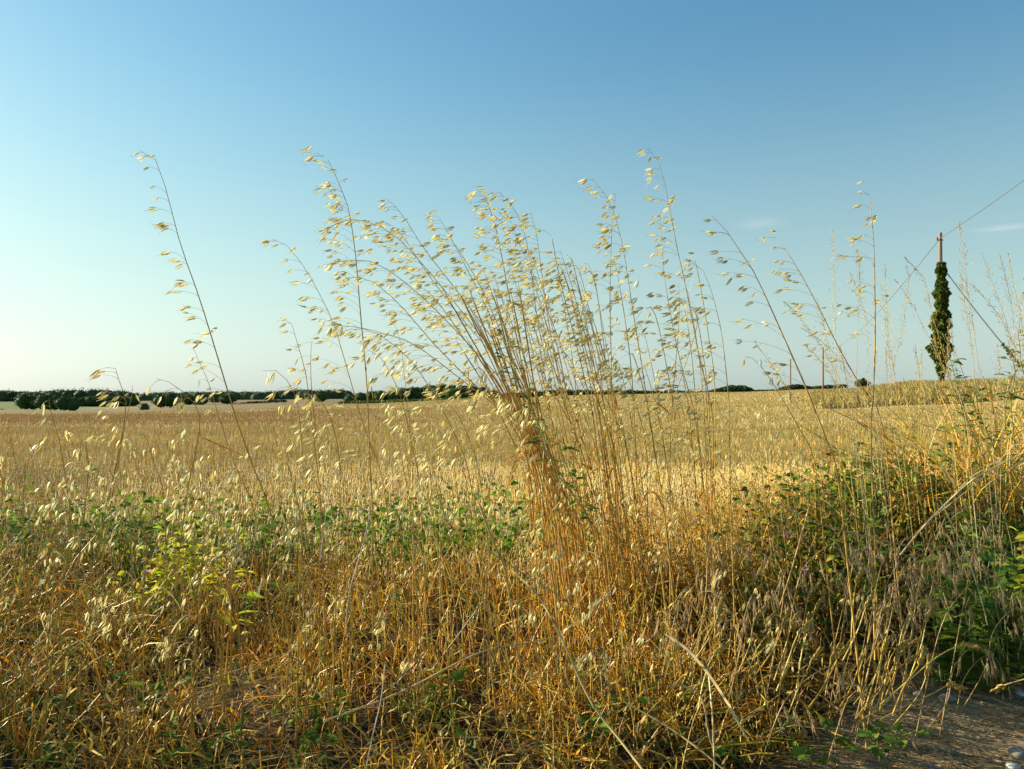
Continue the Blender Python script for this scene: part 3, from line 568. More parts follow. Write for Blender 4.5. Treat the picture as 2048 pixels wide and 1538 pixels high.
    for p0, dd in sp:
        link('spikelet', random.choice(SPK), pan, mat4=orient(p0-base, dd, R_(.66, 1.02)*size)); counts['spk'] += 1
    return root
def stem_world(pts, D, D2=None, rootx=None):
    """photo rows/columns of a stem, tip first, set at depth D (tip) .. D2 (foot); runs on to the ground"""
    D2 = D if D2 is None else D2; pts = pts[::-1]; n = len(pts); Wd = [px(a, b_, lerp(D2, D, i/(n-1))) for i, (a, b_) in enumerate(pts)]
    p0, p1 = Wd[0], Wd[1]; d = p0-p1; g = gz1(p0[0], p0[1])
    if p0[2]-g > .02:
        k = (p0[2]-g)/max(-d[2], .02); x = p0[0]+np.clip(d[0]*k, -.10, .10)*.6; g = gz1(x, p0[1])
        if p0[2]-g > .25: Wd.insert(0, lerp(p0, np.array([x, p0[1], g]), .5)*[1, 1, 1])
        Wd.insert(0, np.array([x, p0[1], g-.01]))
    return Wd

# ---- the oats one can point at: photo columns/rows, tip first
OATS = [
 ([(278, 300), (300, 305), (318, 335), (338, 400), (350, 450), (368, 510), (400, 600), (440, 730), (470, 830), (505, 930), (545, 1040)], 1.45, .44, 34, dict(thick=1.15, size=1.05, spread=.75, side=.85), 'lone tall wild oat leaning left with its bare upper stem against the pale sky'),
 ([(618, 292), (650, 310), (675, 360), (695, 410), (706, 470), (713, 530), (722, 640), (733, 760), (739, 900), (745, 1040)], 1.6, .34, 62, dict(thick=1.1, spread=.9), 'tall upright wild oat with a dense drooping tip left of the big bundle'),
 ([(545, 478), (575, 492), (612, 540), (640, 590), (668, 650), (695, 740), (730, 860), (765, 960)], 1.6, .55, 46, {}, 'wild oat arching left between the lone tall oat and the dense one'),
 ([(560, 635), (580, 640), (597, 695), (612, 750), (624, 850), (640, 1000)], 1.55, .42, 20, {}, 'shorter slim oat with a hooked tip below the arching one'),
 ([(625, 680), (622, 700), (622, 760), (628, 830), (640, 950)], 1.7, .4, 12, dict(grav=.7, wind=.5), 'slender upright oat just right of the hooked-tip oat'),
 ([(640, 652), (700, 652), (760, 665), (830, 690), (930, 765), (1010, 830), (1080, 930)], 1.5, .52, 58, dict(grav=.65), 'oat bending almost level to the left, heavy with husks over the treeline'),
 ([(690, 660), (740, 660), (800, 700), (850, 760), (905, 860), (940, 960)], 1.5, .45, 44, dict(grav=.8), 'oat arching left below the level one, its head crossing the treeline'),
 ([(640, 470), (690, 440), (740, 445), (800, 480), (880, 570), (960, 670), (1030, 770), (1090, 880)], 1.65, .42, 50, dict(spread=.9), 'long oat of the bundle arching far left above its neighbours'),
 ([(650, 530), (700, 520), (760, 530), (840, 590), (920, 670), (1010, 770), (1085, 880)], 1.6, .42, 50, {}, 'oat of the bundle bending left under the longest arch'),
 ([(690, 555), (740, 560), (800, 610), (870, 690), (950, 770), (1040, 850), (1100, 930)], 1.55, .40, 40, {}, 'lowest left-bending oat springing from the side of the bundle'),
 ([(775, 398), (805, 430), (850, 500), (905, 570), (965, 650), (1030, 745), (1090, 860)], 1.7, .40, 48, dict(thick=1.1), 'straight leaning oat with its tip high at the left of the bundle'),
 ([(760, 440), (800, 465), (850, 540), (910, 620), (985, 710), (1060, 810)], 1.75, .38, 44, {}, 'oat leaning left close behind the straight leaning one'),
 ([(868, 420), (890, 455), (925, 520), (965, 600), (1005, 680), (1060, 790), (1110, 900)], 1.8, .34, 36, {}, 'oat stem in the bundle whose head tops out left of the high middle heads'),
 ([(895, 465), (930, 520), (965, 580), (1000, 660), (1050, 770), (1100, 880)], 1.7, .32, 30, dict(orange=.7), 'oat stem with a short sparse head inside the bundle'),
 ([(962, 375), (975, 405), (990, 450), (1003, 510), (1020, 600), (1045, 700), (1080, 820), (1110, 930)], 1.7, .34, 66, dict(thick=1.25), 'highest thick oat in the middle of the bundle'),
 ([(1000, 385), (1030, 420), (1050, 470), (1062, 540), (1075, 640), (1100, 760), (1130, 900)], 1.75, .36, 60, {}, 'second highest oat in the middle of the bundle, right of the thickest'),
 ([(1062, 425), (1075, 480), (1085, 560), (1100, 660), (1125, 780), (1150, 900)], 1.65, .38, 46, {}, 'oat rising right of the two highest bundle heads'),
 ([(1020, 440), (1045, 500), (1080, 580), (1110, 660), (1150, 760), (1185, 870)], 1.85, .38, 44, {}, 'oat stem crossing to the right behind the highest bundle heads'),
 ([(1098, 437), (1108, 500), (1120, 560), (1140, 640), (1165, 740), (1190, 860)], 1.7, .05, 1, dict(thick=.9), 'bare headless straw sticking up between the bundle and its right side'),
 ([(1135, 525), (1160, 590), (1190, 670), (1215, 750), (1245, 860), (1265, 960)], 1.75, .40, 40, {}, 'oat leaning left at the right side of the bundle'),
 ([(1120, 500), (1140, 560), (1165, 650), (1190, 740), (1215, 840), (1240, 960)], 1.6, .36, 34, dict(orange=.7), 'thick-stemmed oat rising just inside the bundle right side'),
 ([(1160, 560), (1180, 640), (1200, 720), (1228, 820), (1250, 930)], 1.8, .40, 32, {}, 'shorter oat between the bundle and the tall right-hand oats'),
 ([(960, 520), (985, 590), (1010, 660), (1045, 750), (1085, 850), (1120, 960)], 1.6, .30, 26, dict(orange=.8), 'orange oat stem fanning left out of the bundle waist'),
 ([(830, 560), (880, 610), (930, 680), (990, 760), (1050, 850), (1100, 950)], 1.6, .30, 34, dict(orange=.8), 'orange oat stem bowed left across the middle of the bundle'),
 ([(1185, 357), (1205, 378), (1228, 425), (1245, 490), (1258, 570), (1272, 660), (1288, 760), (1305, 880), (1325, 1000)], 1.6, .52, 62, dict(thick=1.1), 'tall oat with a dense pale head right of the bundle'),
 ([(1232, 385), (1226, 430), (1222, 500), (1220, 600), (1222, 700), (1226, 850), (1235, 980)], 1.7, .42, 40, dict(spread=.7), 'straight vertical oat close by the tall pale-headed one'),
 ([(1297, 297), (1312, 315), (1325, 345), (1340, 420), (1355, 500), (1375, 590), (1400, 720), (1420, 800), (1428, 870), (1425, 980)], 1.65, .40, 48, dict(thick=1.1, spread=.95), 'tallest oat right of the bundle with a feathery hooked top'),
 ([(1320, 425), (1323, 480), (1330, 560), (1345, 650), (1365, 740), (1390, 830), (1405, 960)], 1.75, .50, 36, {}, 'oat with evenly spaced husks below the feathery-topped one'),
 ([(1385, 525), (1405, 538), (1425, 590), (1442, 660), (1452, 740), (1459, 830), (1460, 960)], 1.6, .42, 24, {}, 'slim oat with a hooked tip right of the tall group'),
 ([(1358, 565), (1358, 640), (1352, 720), (1345, 800), (1340, 920)], 1.8, .45, 26, dict(spread=.8), 'upright oat crossing between the two tall right-hand oats'),
 ([(1425, 432), (1445, 450), (1475, 495), (1500, 530), (1530, 590), (1570, 680), (1610, 770), (1645, 860), (1675, 950)], 1.5, .36, 24, dict(thick=1.35, spread=1.35), 'dark thick oat stem slanting left with a sparse open head'),
 ([(1542, 463), (1565, 490), (1600, 545), (1640, 620), (1680, 700), (1720, 770), (1765, 850)], 1.7, .34, 26, dict(spread=1.1, thick=1.2), 'slanting oat with a sparse head beside the dark thick one'),
 ([(1728, 358), (1738, 385), (1744, 440), (1748, 500), (1750, 600), (1750, 700), (1746, 800), (1742, 880)], 1.6, .32, 26, dict(thick=1.15, spread=.9), 'tall straight dark oat stem left of the ivy-clad pole'),
 ([(1490, 712), (1510, 720), (1535, 750), (1560, 790), (1600, 860), (1630, 930)], 1.6, .40, 12, dict(grav=.8, wind=.3), 'short oat nodding left in front of the far poles'),
 ([(1290, 880), (1330, 840), (1380, 700), (1395, 640), (1385, 600)][::-1], 1.9, .30, 14, {}, 'oat stem tilting right between the tall right-hand oats'),
 ([(215, 735), (232, 738), (240, 770), (252, 800), (246, 860), (228, 950), (200, 1080)], 1.4, .42, 16, dict(grav=.5, green=.2), 'small oat with a hooked tip against the far wood'),
 ([(312, 757), (340, 765), (378, 795), (400, 830), (392, 900), (372, 1000)], 1.35, .42, 16, dict(grav=1., wind=.2), 'oat nodding over to the left below the lone tall oat'),
 ([(387, 695), (396, 720), (415, 760), (440, 840), (470, 930), (510, 1030)], 1.7, .4, 9, dict(grav=.7, wind=.4), 'thin few-husked oat hugging the lone tall stem'),
 ([(265, 770), (262, 800), (250, 850), (232, 950), (215, 1050)], 1.5, .5, 14, dict(grav=1., wind=.3, green=.3), 'greenish upright oat among the low ones over the field'),
 ([(98, 795), (103, 830), (118, 880), (130, 950), (140, 1060)], 1.3, .5, 16, dict(grav=.9, wind=.4, green=.5), 'greenish oat standing before the far left copse'),
 ([(525, 742), (560, 745), (590, 790), (600, 850), (606, 960)], 1.4, .5, 20, dict(grav=.8, wind=.4), 'oat hooking left over the treeline beside the lone tall oat'),
 ([(605, 785), (640, 800), (665, 850), (680, 950)], 1.4, .5, 22, dict(grav=.8, wind=.4), 'short heavy-headed oat hanging over the field edge'),
 ([(785, 640), (800, 680), (810, 760), (820, 860), (826, 980)], 1.75, .5, 34, dict(grav=.6, wind=.6), 'upright oat standing behind the level-bending one'),
 ([(735, 700), (765, 720), (800, 790), (822, 880), (840, 980)], 1.6, .46, 30, dict(grav=.8, wind=.5), 'oat arching low over the hedge line'),
 ([(945, 700), (960, 740), (985, 800), (1020, 870), (1060, 960)], 1.5, .5, 34, dict(grav=.9, wind=.5), 'drooping oat in front of the bundle waist'),
 ([(1010, 790), (1040, 800), (1070, 840), (1095, 900), (1115, 1000)], 1.42, .5, 32, dict(grav=1., wind=.4), 'heavy oat head hanging against the thickest stalks of the bundle'),
 ([(1080, 620), (1100, 700), (1120, 780), (1150, 870), (1180, 960)], 1.7, .42, 30, {}, 'mid-height oat inside the bundle right half'),
 ([(1030, 560), (1050, 640), (1075, 740), (1105, 850), (1135, 960)], 1.8, .3, 26, {}, 'mid-height oat at the back of the bundle'),
 ([(880, 800), (905, 815), (935, 870), (960, 960)], 1.5, .5, 16, dict(grav=1., wind=.2), 'short oat drooping left of the bundle foot'),
 ([(1190, 1010), (1140, 900), (1095, 880), (1085, 960), (1085, 1060)][::-1], 1.45, .1, 2, dict(thick=.9, orange=.9), 'bent orange straw folded over at the bundle foot'),
]
for pts, D, pf, ns, kw, lab in OATS:
    D2 = D+(R_(.45, .85) if 1040 < pts[-1][0] < 1300 and 'headless' not in lab else R_(.05, .35))
    wild_oat(stem_world(pts, D, D2), pf, ns, lab, 'wild oats standing above the field', **kw)
# fan of further stems in the bundle and to its right
for i in range(50):
    bx = R_(1085, 1300) if i < 34 else R_(1150, 1450); by = R_(1000, 1090); k = (bx-1090)/170
    tx = bx-R_(40, 150)*(1-.4*k)-20; ty = R_(520, 800); mid = (lerp(bx, tx, .45)+R_(0, 18), lerp(by, ty, .5)); hk = (tx-R_(6, 26), ty-R_(-4, 14))
    pts = [hk, (tx, ty), (lerp(tx, mid[0], .5)+4, lerp(ty, mid[1], .5)), mid, (bx, by)]
    bare = random.random() < .3
    wild_oat(stem_world(pts, R_(1.7, 2.0), R_(2.1, 2.6)), .05 if bare else R_(.3, .5), 1 if bare else int(R_(10, 30)), 'one of the shorter dry oat stems crowded in and beside the leaning bundle', 'shorter oats in and beside the bundle', orange=R_(.3, 1), thick=R_(.8, 1.15), leaves=2 if random.random() < .5 else 1, grav=.6, wind=.6)
# bare stalks packed into the waist of the bundle
for i in range(30):
    o = R_(-34, 38)*R_(.4, 1.2); k = R_(-80, 70); t_ = R_(560, 760); f = (960-t_)/400; tx = 1095-150*f+k*f*1.2+o
    wild_oat(stem_world([(tx, t_), (lerp(1085, tx, .5)+o*.4, lerp(930, t_, .5)), (1085+o, 930), (1135+o*2.4, 1060+R_(-30, 30))], R_(1.62, 1.8), R_(2.1, 2.5)), .08, 1, 'one of the bare golden stalks packed into the waist of the leaning bundle', 'bare stalks in the bundle waist', orange=R_(.5, 1), thick=R_(1.0, 1.5), leaves=2)
# low oats over the verge, region by region
def low_oats(n, xr, yr, Dr, ns, lab, grp, green=0., hang=1.0, **kw):
    for i in range(n):
        tx, ty = R_(*xr), R_(*yr); D = R_(*Dr); h = R_(60, 150); lean = R_(-10, 55)
        pts = [(tx-R_(8, 26), ty+R_(-2, 14)), (tx, ty), (tx+lean*.35, ty+h*.5), (tx+lean*.7, ty+h)]
        wild_oat(stem_world(pts, D, D+.1), R_(.28, .42), int(R_(*ns)), lab, grp, grav=hang, wind=R_(.1, .5), leaves=1, green=green*R_(0, 1), orange=R_(.2, .9), thick=R_(.7, 1), size=.86, **kw)
low_oats(9, (0, 330), (850, 1010), (1.25, 1.6), (8, 18), 'greenish low wild oat nodding at the left over the green weed strip', 'low oats at the left over the weeds', .8)
low_oats(22, (330, 720), (880, 1050), (1.4, 1.9), (10, 24), 'low wild oat nodding in front of the field left of the bundle', 'low oats before the field left of the bundle', .15)
low_oats(20, (720, 1130), (840, 1050), (1.5, 2.0), (8, 20), 'low wild oat hanging round the foot of the leaning bundle', 'low oats round the bundle foot')
low_oats(16, (1150, 1560), (800, 1000), (1.6, 2.2), (6, 14), 'low wild oat hanging between bundle and green mound', 'low oats between bundle and mound')
low_oats(12, (20, 640), (1080, 1330), (1.35, 1.75), (6, 16), 'small wild oat hanging within the orange straw at the left', 'small oats within the left straw', .3)
low_oats(18, (600, 1250), (1060, 1330), (1.4, 1.8), (6, 16), 'small wild oat hanging within the golden thicket in the middle', 'small oats within the middle thicket')
low_oats(12, (1250, 1750), (1080, 1330), (1.5, 1.9), (5, 12), 'small wild oat hanging within the brown thatch at the right', 'small oats within the right thatch')

# ------------------------------------------------------------ slender meadow grasses at the right
def plume_grass(pts, D, plume, label, group, col=PALE, dens=60, wd=.010, kname='meadow_grass'):
    W_ = stem_world(pts, D, D+R_(0, .3)); P = spline(W_, 22); base = P[0]; root = thing(kname, label, 'grass', base, group); K = len(P)
    b = Buf(); tubes(b, P[None], np.linspace(.0008, .0004, K)[None], np.array(col)*.85, 4); link('stem', b.mesh('stem', M['stem'], origin=base), root)
    n = dens; s = np.sort(rng.uniform(1-plume, 1, n)); f = s*(K-1); i = np.minimum(f.astype(int), K-2); a0 = P[i]+(P[i+1]-P[i])*(f-i)[:, None]; tan = norm(P[i+1]-P[i])
    sdv = rng.normal(size=(n, 3))*[1, 1, .2]+[-.3, 0, 0]; d = norm(tan*1.4+sdv*.8); L = wd*(.4+1.2*np.sin(np.pi*np.clip((s-1+plume)/plume, .02, 1)**.8))[:, None]*rng.uniform(.5, 1.3, (n, 1))
    q = np.stack([a0, a0+d*L*.5, a0+d*L], 1); b = Buf(); tubes(b, q, np.array([[.0002, .0002, .00015]]), np.array(col)*.9, 3)
    e = q[:, -1]; dd = norm(tan+rng.normal(size=(n, 3))*.3); l2 = rng.uniform(.004, .008, (n, 1)); q = np.stack([e, e+dd*l2*.5, e+dd*l2], 1); tubes(b, q, np.array([[.0003, .0009, .0001]]), pick(n, [col, np.array(col)*1.15, np.array(col)*.8]), 3)
    o = link('seed_head', b.mesh('seed_head', M['blade'], origin=base), root)
MG = [([(1665, 460), (1668, 560), (1672, 700), (1676, 850)], .3, 'pale wispy grass left of the straight dark oat'),
 ([(1700, 545), (1722, 600), (1736, 660), (1735, 760), (1738, 860)], .4, 'pale plume grass crossing the straight dark oat'),
 ([(1715, 500), (1720, 560), (1715, 680), (1712, 860)], .2, 'faint upright grass beside the straight dark oat'),
 ([(1770, 535), (1772, 580), (1776, 660), (1790, 760), (1800, 850)], .35, 'pale plume grass just right of the straight dark oat'),
 ([(1767, 610), (1775, 680), (1782, 770), (1788, 860)], .35, 'short pale plume right of the straight dark oat'),
 ([(1815, 535), (1818, 560), (1808, 640), (1790, 720), (1770, 820)], .35, 'grass plume tilting right before the ivy-clad pole'),
 ([(1810, 515), (1850, 560), (1862, 620), (1885, 700), (1910, 800), (1930, 880)], .4, 'grass plume crossing the ivy at the pole'),
 ([(1790, 560), (1820, 600), (1850, 660), (1890, 740), (1930, 830)], .35, 'leaning grass in front of the ivy'),
 ([(1918, 450), (1925, 500), (1935, 580), (1950, 680), (1965, 800)], .25, 'tall pale grass right of the pole top'),
 ([(1920, 545), (1930, 610), (1945, 700), (1955, 830)], .3, 'pale upright grass just right of the ivy'),
 ([(1965, 510), (1990, 580), (2015, 650), (2035, 730), (2045, 850)], .35, 'grass plume leaning left over the guy wire'),
 ([(2000, 510), (2012, 560), (2025, 620), (2030, 720), (2035, 860)], .3, 'dark-seeded grass right of the guy wire'),
 ([(2015, 505), (2030, 580), (2045, 650), (2050, 760), (2052, 880)], .3, 'pale grass at the edge beside the dark-seeded one'),
 ([(1945, 570), (1990, 620), (2020, 670), (2045, 740), (2060, 840)], .35, 'bowed grass crossing above the climber'),
 ([(2050, 560), (2040, 640), (2025, 740), (2005, 860)], .35, 'grass leaning right at the picture edge'),
 ([(1570, 605), (1600, 635), (1640, 690), (1680, 760), (1715, 850)], .38, 'dark drooping plume grass crossing the thick oat'),
 ([(1600, 655), (1640, 680), (1680, 720), (1715, 780), (1745, 860)], .4, 'lower drooping plume grass crossing the thick oat'),
 ([(1508, 682), (1525, 705), (1550, 740), (1590, 800), (1630, 880)], .35, 'small plume grass near the farthest pole'),
 ([(1635, 600), (1650, 660), (1668, 740), (1690, 850)], .4, 'broad pale plume grass behind the slanting oat'),
 ([(1610, 690), (1640, 720), (1680, 780), (1710, 860)], .4, 'short broad plume near the second far pole'),
 ([(1900, 640), (1895, 700), (1905, 780), (1920, 880)], .3, 'slender grass standing against the ivy edge'),
 ([(1860, 640), (1875, 700), (1900, 780), (1925, 880)], .35, 'brown grass stem crossing the ivy base'),
 ([(1995, 690), (2000, 740), (1995, 800), (1985, 880)], .3, 'short grass below the guy wire'),
 ([(1680, 690), (1690, 740), (1700, 800), (1715, 880)], .35, 'short pale plume left of the straight dark oat foot'),
 ([(1830, 690), (1838, 740), (1840, 800), (1850, 880)], .4, 'pale plume left of the ivy foot'),
 ([(1755, 700), (1748, 760), (1752, 830), (1760, 900)], .35, 'pale plume right beside the straight dark oat foot')]
for i, (pts, pl, lab) in enumerate(MG):
    plume_grass(pts, R_(1.7, 2.4), pl, lab, 'slender meadow grasses at the right', [PALE, (.62, .52, .32), (.44, .33, .16)][i % 3], 80, R_(.008, .016))
for i in range(18):
    u = R_(1600, 2060); t_ = R_(640, 830); l = R_(-10, 45)
    plume_grass([(u, t_), (u+l*.3, t_+60), (u+l*.7, t_+130), (u+l, t_+200)], R_(1.9, 2.6), R_(.2, .4), 'one of the many thin dry grasses rising from the green mound', 'thin grasses on the mound', [PALE, (.44, .33, .16)][i % 2], 50, R_(.005, .012))
# brown leafy thistle-like stalks at the right
# ------------------------------------------------------------ brome, arching and drooping
def brome(pts, D, ns, label, group):
    W_ = [px(a, b_, D+(i*.03)) for i, (a, b_) in enumerate(pts[::-1])]
    g = gz1(W_[0][0]-.03, D+.05); W_.insert(0, np.array([W_[0][0]-.03, D+.05, g-.01])) if W_[0][2]-g > .03 else None
    P = spline(W_, 24); base = P[0]; root = thing('brome_grass', label, 'grass', base, group); K = len(P); c = np.array(GREY)*R_(.8, 1.2)*[1.1, 1, .8]
    b = Buf(); tubes(b, P[None], np.linspace(.0011, .0004, K)[None], c, 4); link('stem', b.mesh('stem', M['stem'], origin=base), root)
    bp = Buf(); sp = []
    for k in range(ns):
        s = 1-.42*(k+.3)/ns; f = s*(K-1); i = min(int(f), K-2); a0 = P[i]+(P[i+1]-P[i])*(f-i); tan = nv(P[i+1]-P[i]); L = R_(.02, .06)
        d0 = nv(tan*.8+np.array([R_(-.6, .6), R_(-.6, .6), .2])); q = np.array([a0+d0*L*v+np.array([0, 0, -1])*L*.9*v*v for v in np.linspace(0, 1, 5)]); tubes(bp, q[None], .00022, c, 3)
        sp.append((q[-1], nv((q[-1]-q[-2])/L*3+np.array([R_(-.2, .2), R_(-.2, .2), -.6]))))
    pan = link('panicle', bp.mesh('panicle', M['stem'], origin=base), root)
    for p0, dd in sp: link('spikelet', random.choice(BRM), pan, mat4=orient(p0-base, dd, R_(.8, 1.3)))
BR = [([(1975, 1035), (1940, 1018), (1890, 1030), (1820, 1075), (1760, 1140)], 1.6, 12, 'arching brome grass crossing the dark hollow beside the green mound'),
 ([(2046, 985), (2000, 990), (1960, 1000), (1900, 1040), (1850, 1110)], 1.7, 10, 'thin brome grass reaching right over the dark hollow'),
 ([(1945, 1100), (1900, 1090), (1850, 1105), (1800, 1150), (1760, 1230)], 1.55, 18, 'bushy drooping brome head in front of the mound'),
 ([(1760, 1075), (1720, 1072), (1680, 1080), (1620, 1120), (1590, 1190)], 1.6, 18, 'drooping brome head hanging over the brown thatch'),
 ([(2040, 1170), (2005, 1160), (1975, 1140), (1930, 1180), (1880, 1260)], 1.55, 14, 'drooping brome head above the stony track'),
 ([(1710, 1330), (1690, 1325), (1650, 1335), (1600, 1370), (1560, 1420)], 1.45, 8, 'low brome bowing over the matted straw'),
 ([(1625, 1400), (1590, 1385), (1530, 1375), (1470, 1385), (1400, 1410)], 1.42, 8, 'brome stem lying nearly level at the verge edge'),
 ([(1910, 1490), (1860, 1460), (1800, 1435), (1740, 1410), (1700, 1390)], 1.45, 4, 'single brome stem reaching down across the dirt'),
 ([(1480, 1060), (1455, 1055), (1430, 1075), (1415, 1120), (1410, 1200)], 1.7, 14, 'brown brome tuft drooping right of the bundle foot'),
 ([(1560, 1180), (1540, 1165), (1510, 1180), (1490, 1230), (1480, 1300)], 1.6, 14, 'brown brome tuft low in the thatch'),
 ([(1860, 1170), (1835, 1160), (1800, 1175), (1770, 1220), (1750, 1290)], 1.6, 12, 'small brome head beneath the bushy one')]
for pts, D, ns, lab in BR: brome(pts, D, ns, lab, 'brome grasses on the track side')
for i in range(34):
    u, v = R_(1280, 2030), R_(1040, 1340); s = 1 if u > 1650 else random.choice((-1, 1))
    brome([(u+s*50, v+22), (u+s*25, v), (u, v+8), (u-s*30, v+50), (u-s*45, v+120)], R_(1.6, 2.0), int(R_(7, 14)), 'one of the many drooping brome grasses tangled over the thatch', 'tangled brome grasses')
# ------------------------------------------------------------ ryegrass ears and lodged ears at the track edge
def ear_grass(pts, D, label, group, ear=.25, size=1., flat=True):
    W_ = [px(a, b_, D+i*.02) for i, (a, b_) in enumerate(pts[::-1])]; P = spline(W_, 24); g = ground(P[:, 0], P[:, 1])+.004; P[:, 2] = np.maximum(P[:, 2], g)
    base = P[0].copy(); root = thing('ryegrass', label, 'grass', base, group); K = len(P)
    b = Buf(); tubes(b, P[None], np.linspace(.0017, .0010, K)[None]*size, pick(1, [GOLD, PALE], None)[0], 4); link('stem', b.mesh('stem', M['stem'], origin=base), root)
    n = 22; s = np.linspace(1-ear, 1, n); f = s*(K-1); i = np.minimum(f.astype(int), K-2); a0 = P[i]+(P[i+1]-P[i])*(f-i)[:, None]; tan = norm(P[i+1]-P[i]); A_ = norm(np.cross(tan, np.array([.2, 1, .1])))*((-1.)**np.arange(n))[:, None]
    L = .011*size; d = norm(tan+A_*.55+rng.normal(size=(n, 3))*.15); q = np.stack([a0, a0+d*L*.35+A_*.001, a0+d*L*.7, a0+d*L], 1); b = Buf(); tubes(b, q, np.array([[.0006, .0019, .0015, .0001]])*size, pick(n, [GOLD, PALE, (.42, .26, .1)]), 4)
    link('seed_head', b.mesh('seed_head', M['blade'], origin=base), root)
ER = [([(1955, 1295), (1925, 1290), (1880, 1310), (1830, 1350), (1760, 1410)], 'golden ear arching right over the track edge'),
 ([(1845, 1305), (1820, 1320), (1780, 1350), (1740, 1400), (1710, 1440)], 'knobbly golden ear tilting right below the arching one'),
 ([(1928, 1378), (1900, 1370), (1860, 1390), (1815, 1410), (1760, 1440)], 'ear lying low towards the grey boulder'),
 ([(1990, 1382), (2010, 1370), (2050, 1358), (2110, 1340)], 'single ear poking in from the picture edge over the dirt'),
 ([(1798, 1295), (1792, 1320), (1770, 1370), (1745, 1430)], 'short upright golden ear in the row of ears'),
 ([(1850, 1300), (1838, 1330), (1810, 1370), (1785, 1430)], 'upright golden ear right of the short one'),
 ([(1775, 1280), (1765, 1310), (1745, 1370), (1730, 1420)], 'upright golden ear at the left of the row of ears'),
 ([(1730, 1130), (1712, 1170), (1705, 1230), (1702, 1310)], 'stout ear standing in the brown thatch'),
 ([(1745, 1135), (1750, 1180), (1748, 1240), (1750, 1320)], 'second stout ear beside the first in the thatch'),
 ([(1850, 1140), (1840, 1180), (1820, 1240), (1790, 1320)], 'ear rising behind the drooping brome'),
 ([(1620, 1230), (1610, 1270), (1600, 1330), (1590, 1400)], 'reddish ear in the thatch above the track'),
 ([(1040, 1425), (1025, 1455), (1000, 1500), (985, 1545)], 'pale ear at the bottom edge in the middle'),
 ([(880, 1460), (884, 1480), (888, 1510), (890, 1545)], 'upright pale ear at the bottom edge left of the middle'),
 ([(925, 1480), (920, 1500), (910, 1545)], 'short pale ear at the bottom edge'),
 ([(545, 1500), (500, 1530), (450, 1560)], 'flat pale ear at the lower left edge')]
for pts, lab in ER: ear_grass(pts, R_(1.4, 1.55) if pts[0][1] > 1250 else 1.7, lab, 'ryegrass ears by the track')
for i in range(26):
    u, v = R_(1380, 1860), R_(1180, 1330); ear_grass([(u+R_(10, 50), v), (u+R_(0, 15), v+30), (u-10, v+80), (u-R_(20, 60), v+140)], R_(1.5, 1.8), 'one of the many small golden ears fanning over the track edge', 'small ears at the track edge', .28, .85)

# ------------------------------------------------------------ fallen and bent straws one can point at
def straw(pts, D0, D1, rad, col, label, flat=False, name='straw'):
    n = len(pts); W_ = [px(a, b_, lerp(D0, D1, i/(n-1))) for i, (a, b_) in enumerate(pts)]; P = spline(W_, 20) if n > 2 else np.array(W_)
    if n == 2: P = np.array([lerp(W_[0], W_[1], k/19) for k in range(20)])
    P[:, 2] = np.maximum(P[:, 2], ground(P[:, 0], P[:, 1])+.006); base = P[0].copy(); b = Buf()
    if flat: ribbons(b, P[None], (rad*np.array([.3]+[.8, 1]+[1]*14+[.9, .6, .1]))[None], col, np.array([[.6, -.3, .8]]))
    else: 
        tubes(b, P[None], np.linspace(rad, rad*.7, 20)[None], col, 6)
        for i in (6, 13):
            d = nv(P[i+1]-P[i]); tubes(b, np.array([[P[i]-d*.005, P[i], P[i]+d*.005]]), [[rad, rad*1.4, rad]], np.array(col)*.55, 6)
    tag(link(name, b.mesh(name, M['blade' if flat else 'stem'], origin=base), None, base), label, 'straw', 'bent and fallen straws')
straw([(1290, 1545), (1240, 1480), (1180, 1400), (1120, 1270), (1075, 1190), (1022, 1138)], 1.30, 1.55, .0024, (.50, .38, .14), 'long yellow straw slanting up from the bottom edge in the middle')
straw([(650, 1442), (800, 1385), (960, 1305), (1060, 1285), (1135, 1268)], 1.42, 1.6, .0022, (.52, .36, .15), 'long pale straw lying across the dark litter')
straw([(1330, 1268), (1375, 1300), (1418, 1350), (1460, 1415), (1497, 1482)], 1.50, 1.36, .0024, (.62, .50, .27), 'broad pale straw blade bent downwards at the track side', True)
straw([(1418, 1352), (1425, 1430), (1429, 1545)], 1.44, 1.34, .0018, (.55, .40, .17), 'thin straw dropping straight down from the broad bent blade')
straw([(1250, 1405), (1330, 1450), (1400, 1500), (1460, 1550)], 1.45, 1.32, .0019, (.50, .36, .14), 'yellow straw slanting down to the bottom edge under the broad blade')
straw([(1348, 1368), (1400, 1390), (1420, 1480), (1432, 1500)], 1.42, 1.40, .0016, (.5, .38, .2), 'thin grey straw under the bent blade')
straw([(1800, 1110), (1850, 1050), (1910, 990), (1960, 950), (2060, 900)], 1.6, 1.5, .0017, (.56, .46, .28), 'long pale stalk rising right across the green mound')
straw([(1860, 1040), (1905, 1005), (1960, 960), (2000, 925)], 1.62, 1.6, .0013, (.50, .38, .2), 'shorter stalk beside the long pale one on the mound')
straw([(1560, 1010), (1630, 1045), (1740, 1075), (1850, 1100)], 1.55, 1.6, .0016, (.40, .30, .16), 'straight brown straw lying across the thatch towards the mound')
straw([(1620, 1008), (1600, 1080), (1580, 1150), (1560, 1210)], 1.55, 1.55, .0015, (.48, .32, .12), 'short straw leaning against the brown thatch')
straw([(488, 912), (450, 895), (405, 875)], 1.5, 1.42, .0013, (.24, .11, .03), 'dark orange leaf stub angling off the lone tall oat', True)
straw([(960, 1010), (985, 1080), (1010, 1140), (1028, 1260), (1040, 1330)], 1.5, 1.55, .0024, (.50, .32, .11), 'stout orange stalk standing below the bundle')
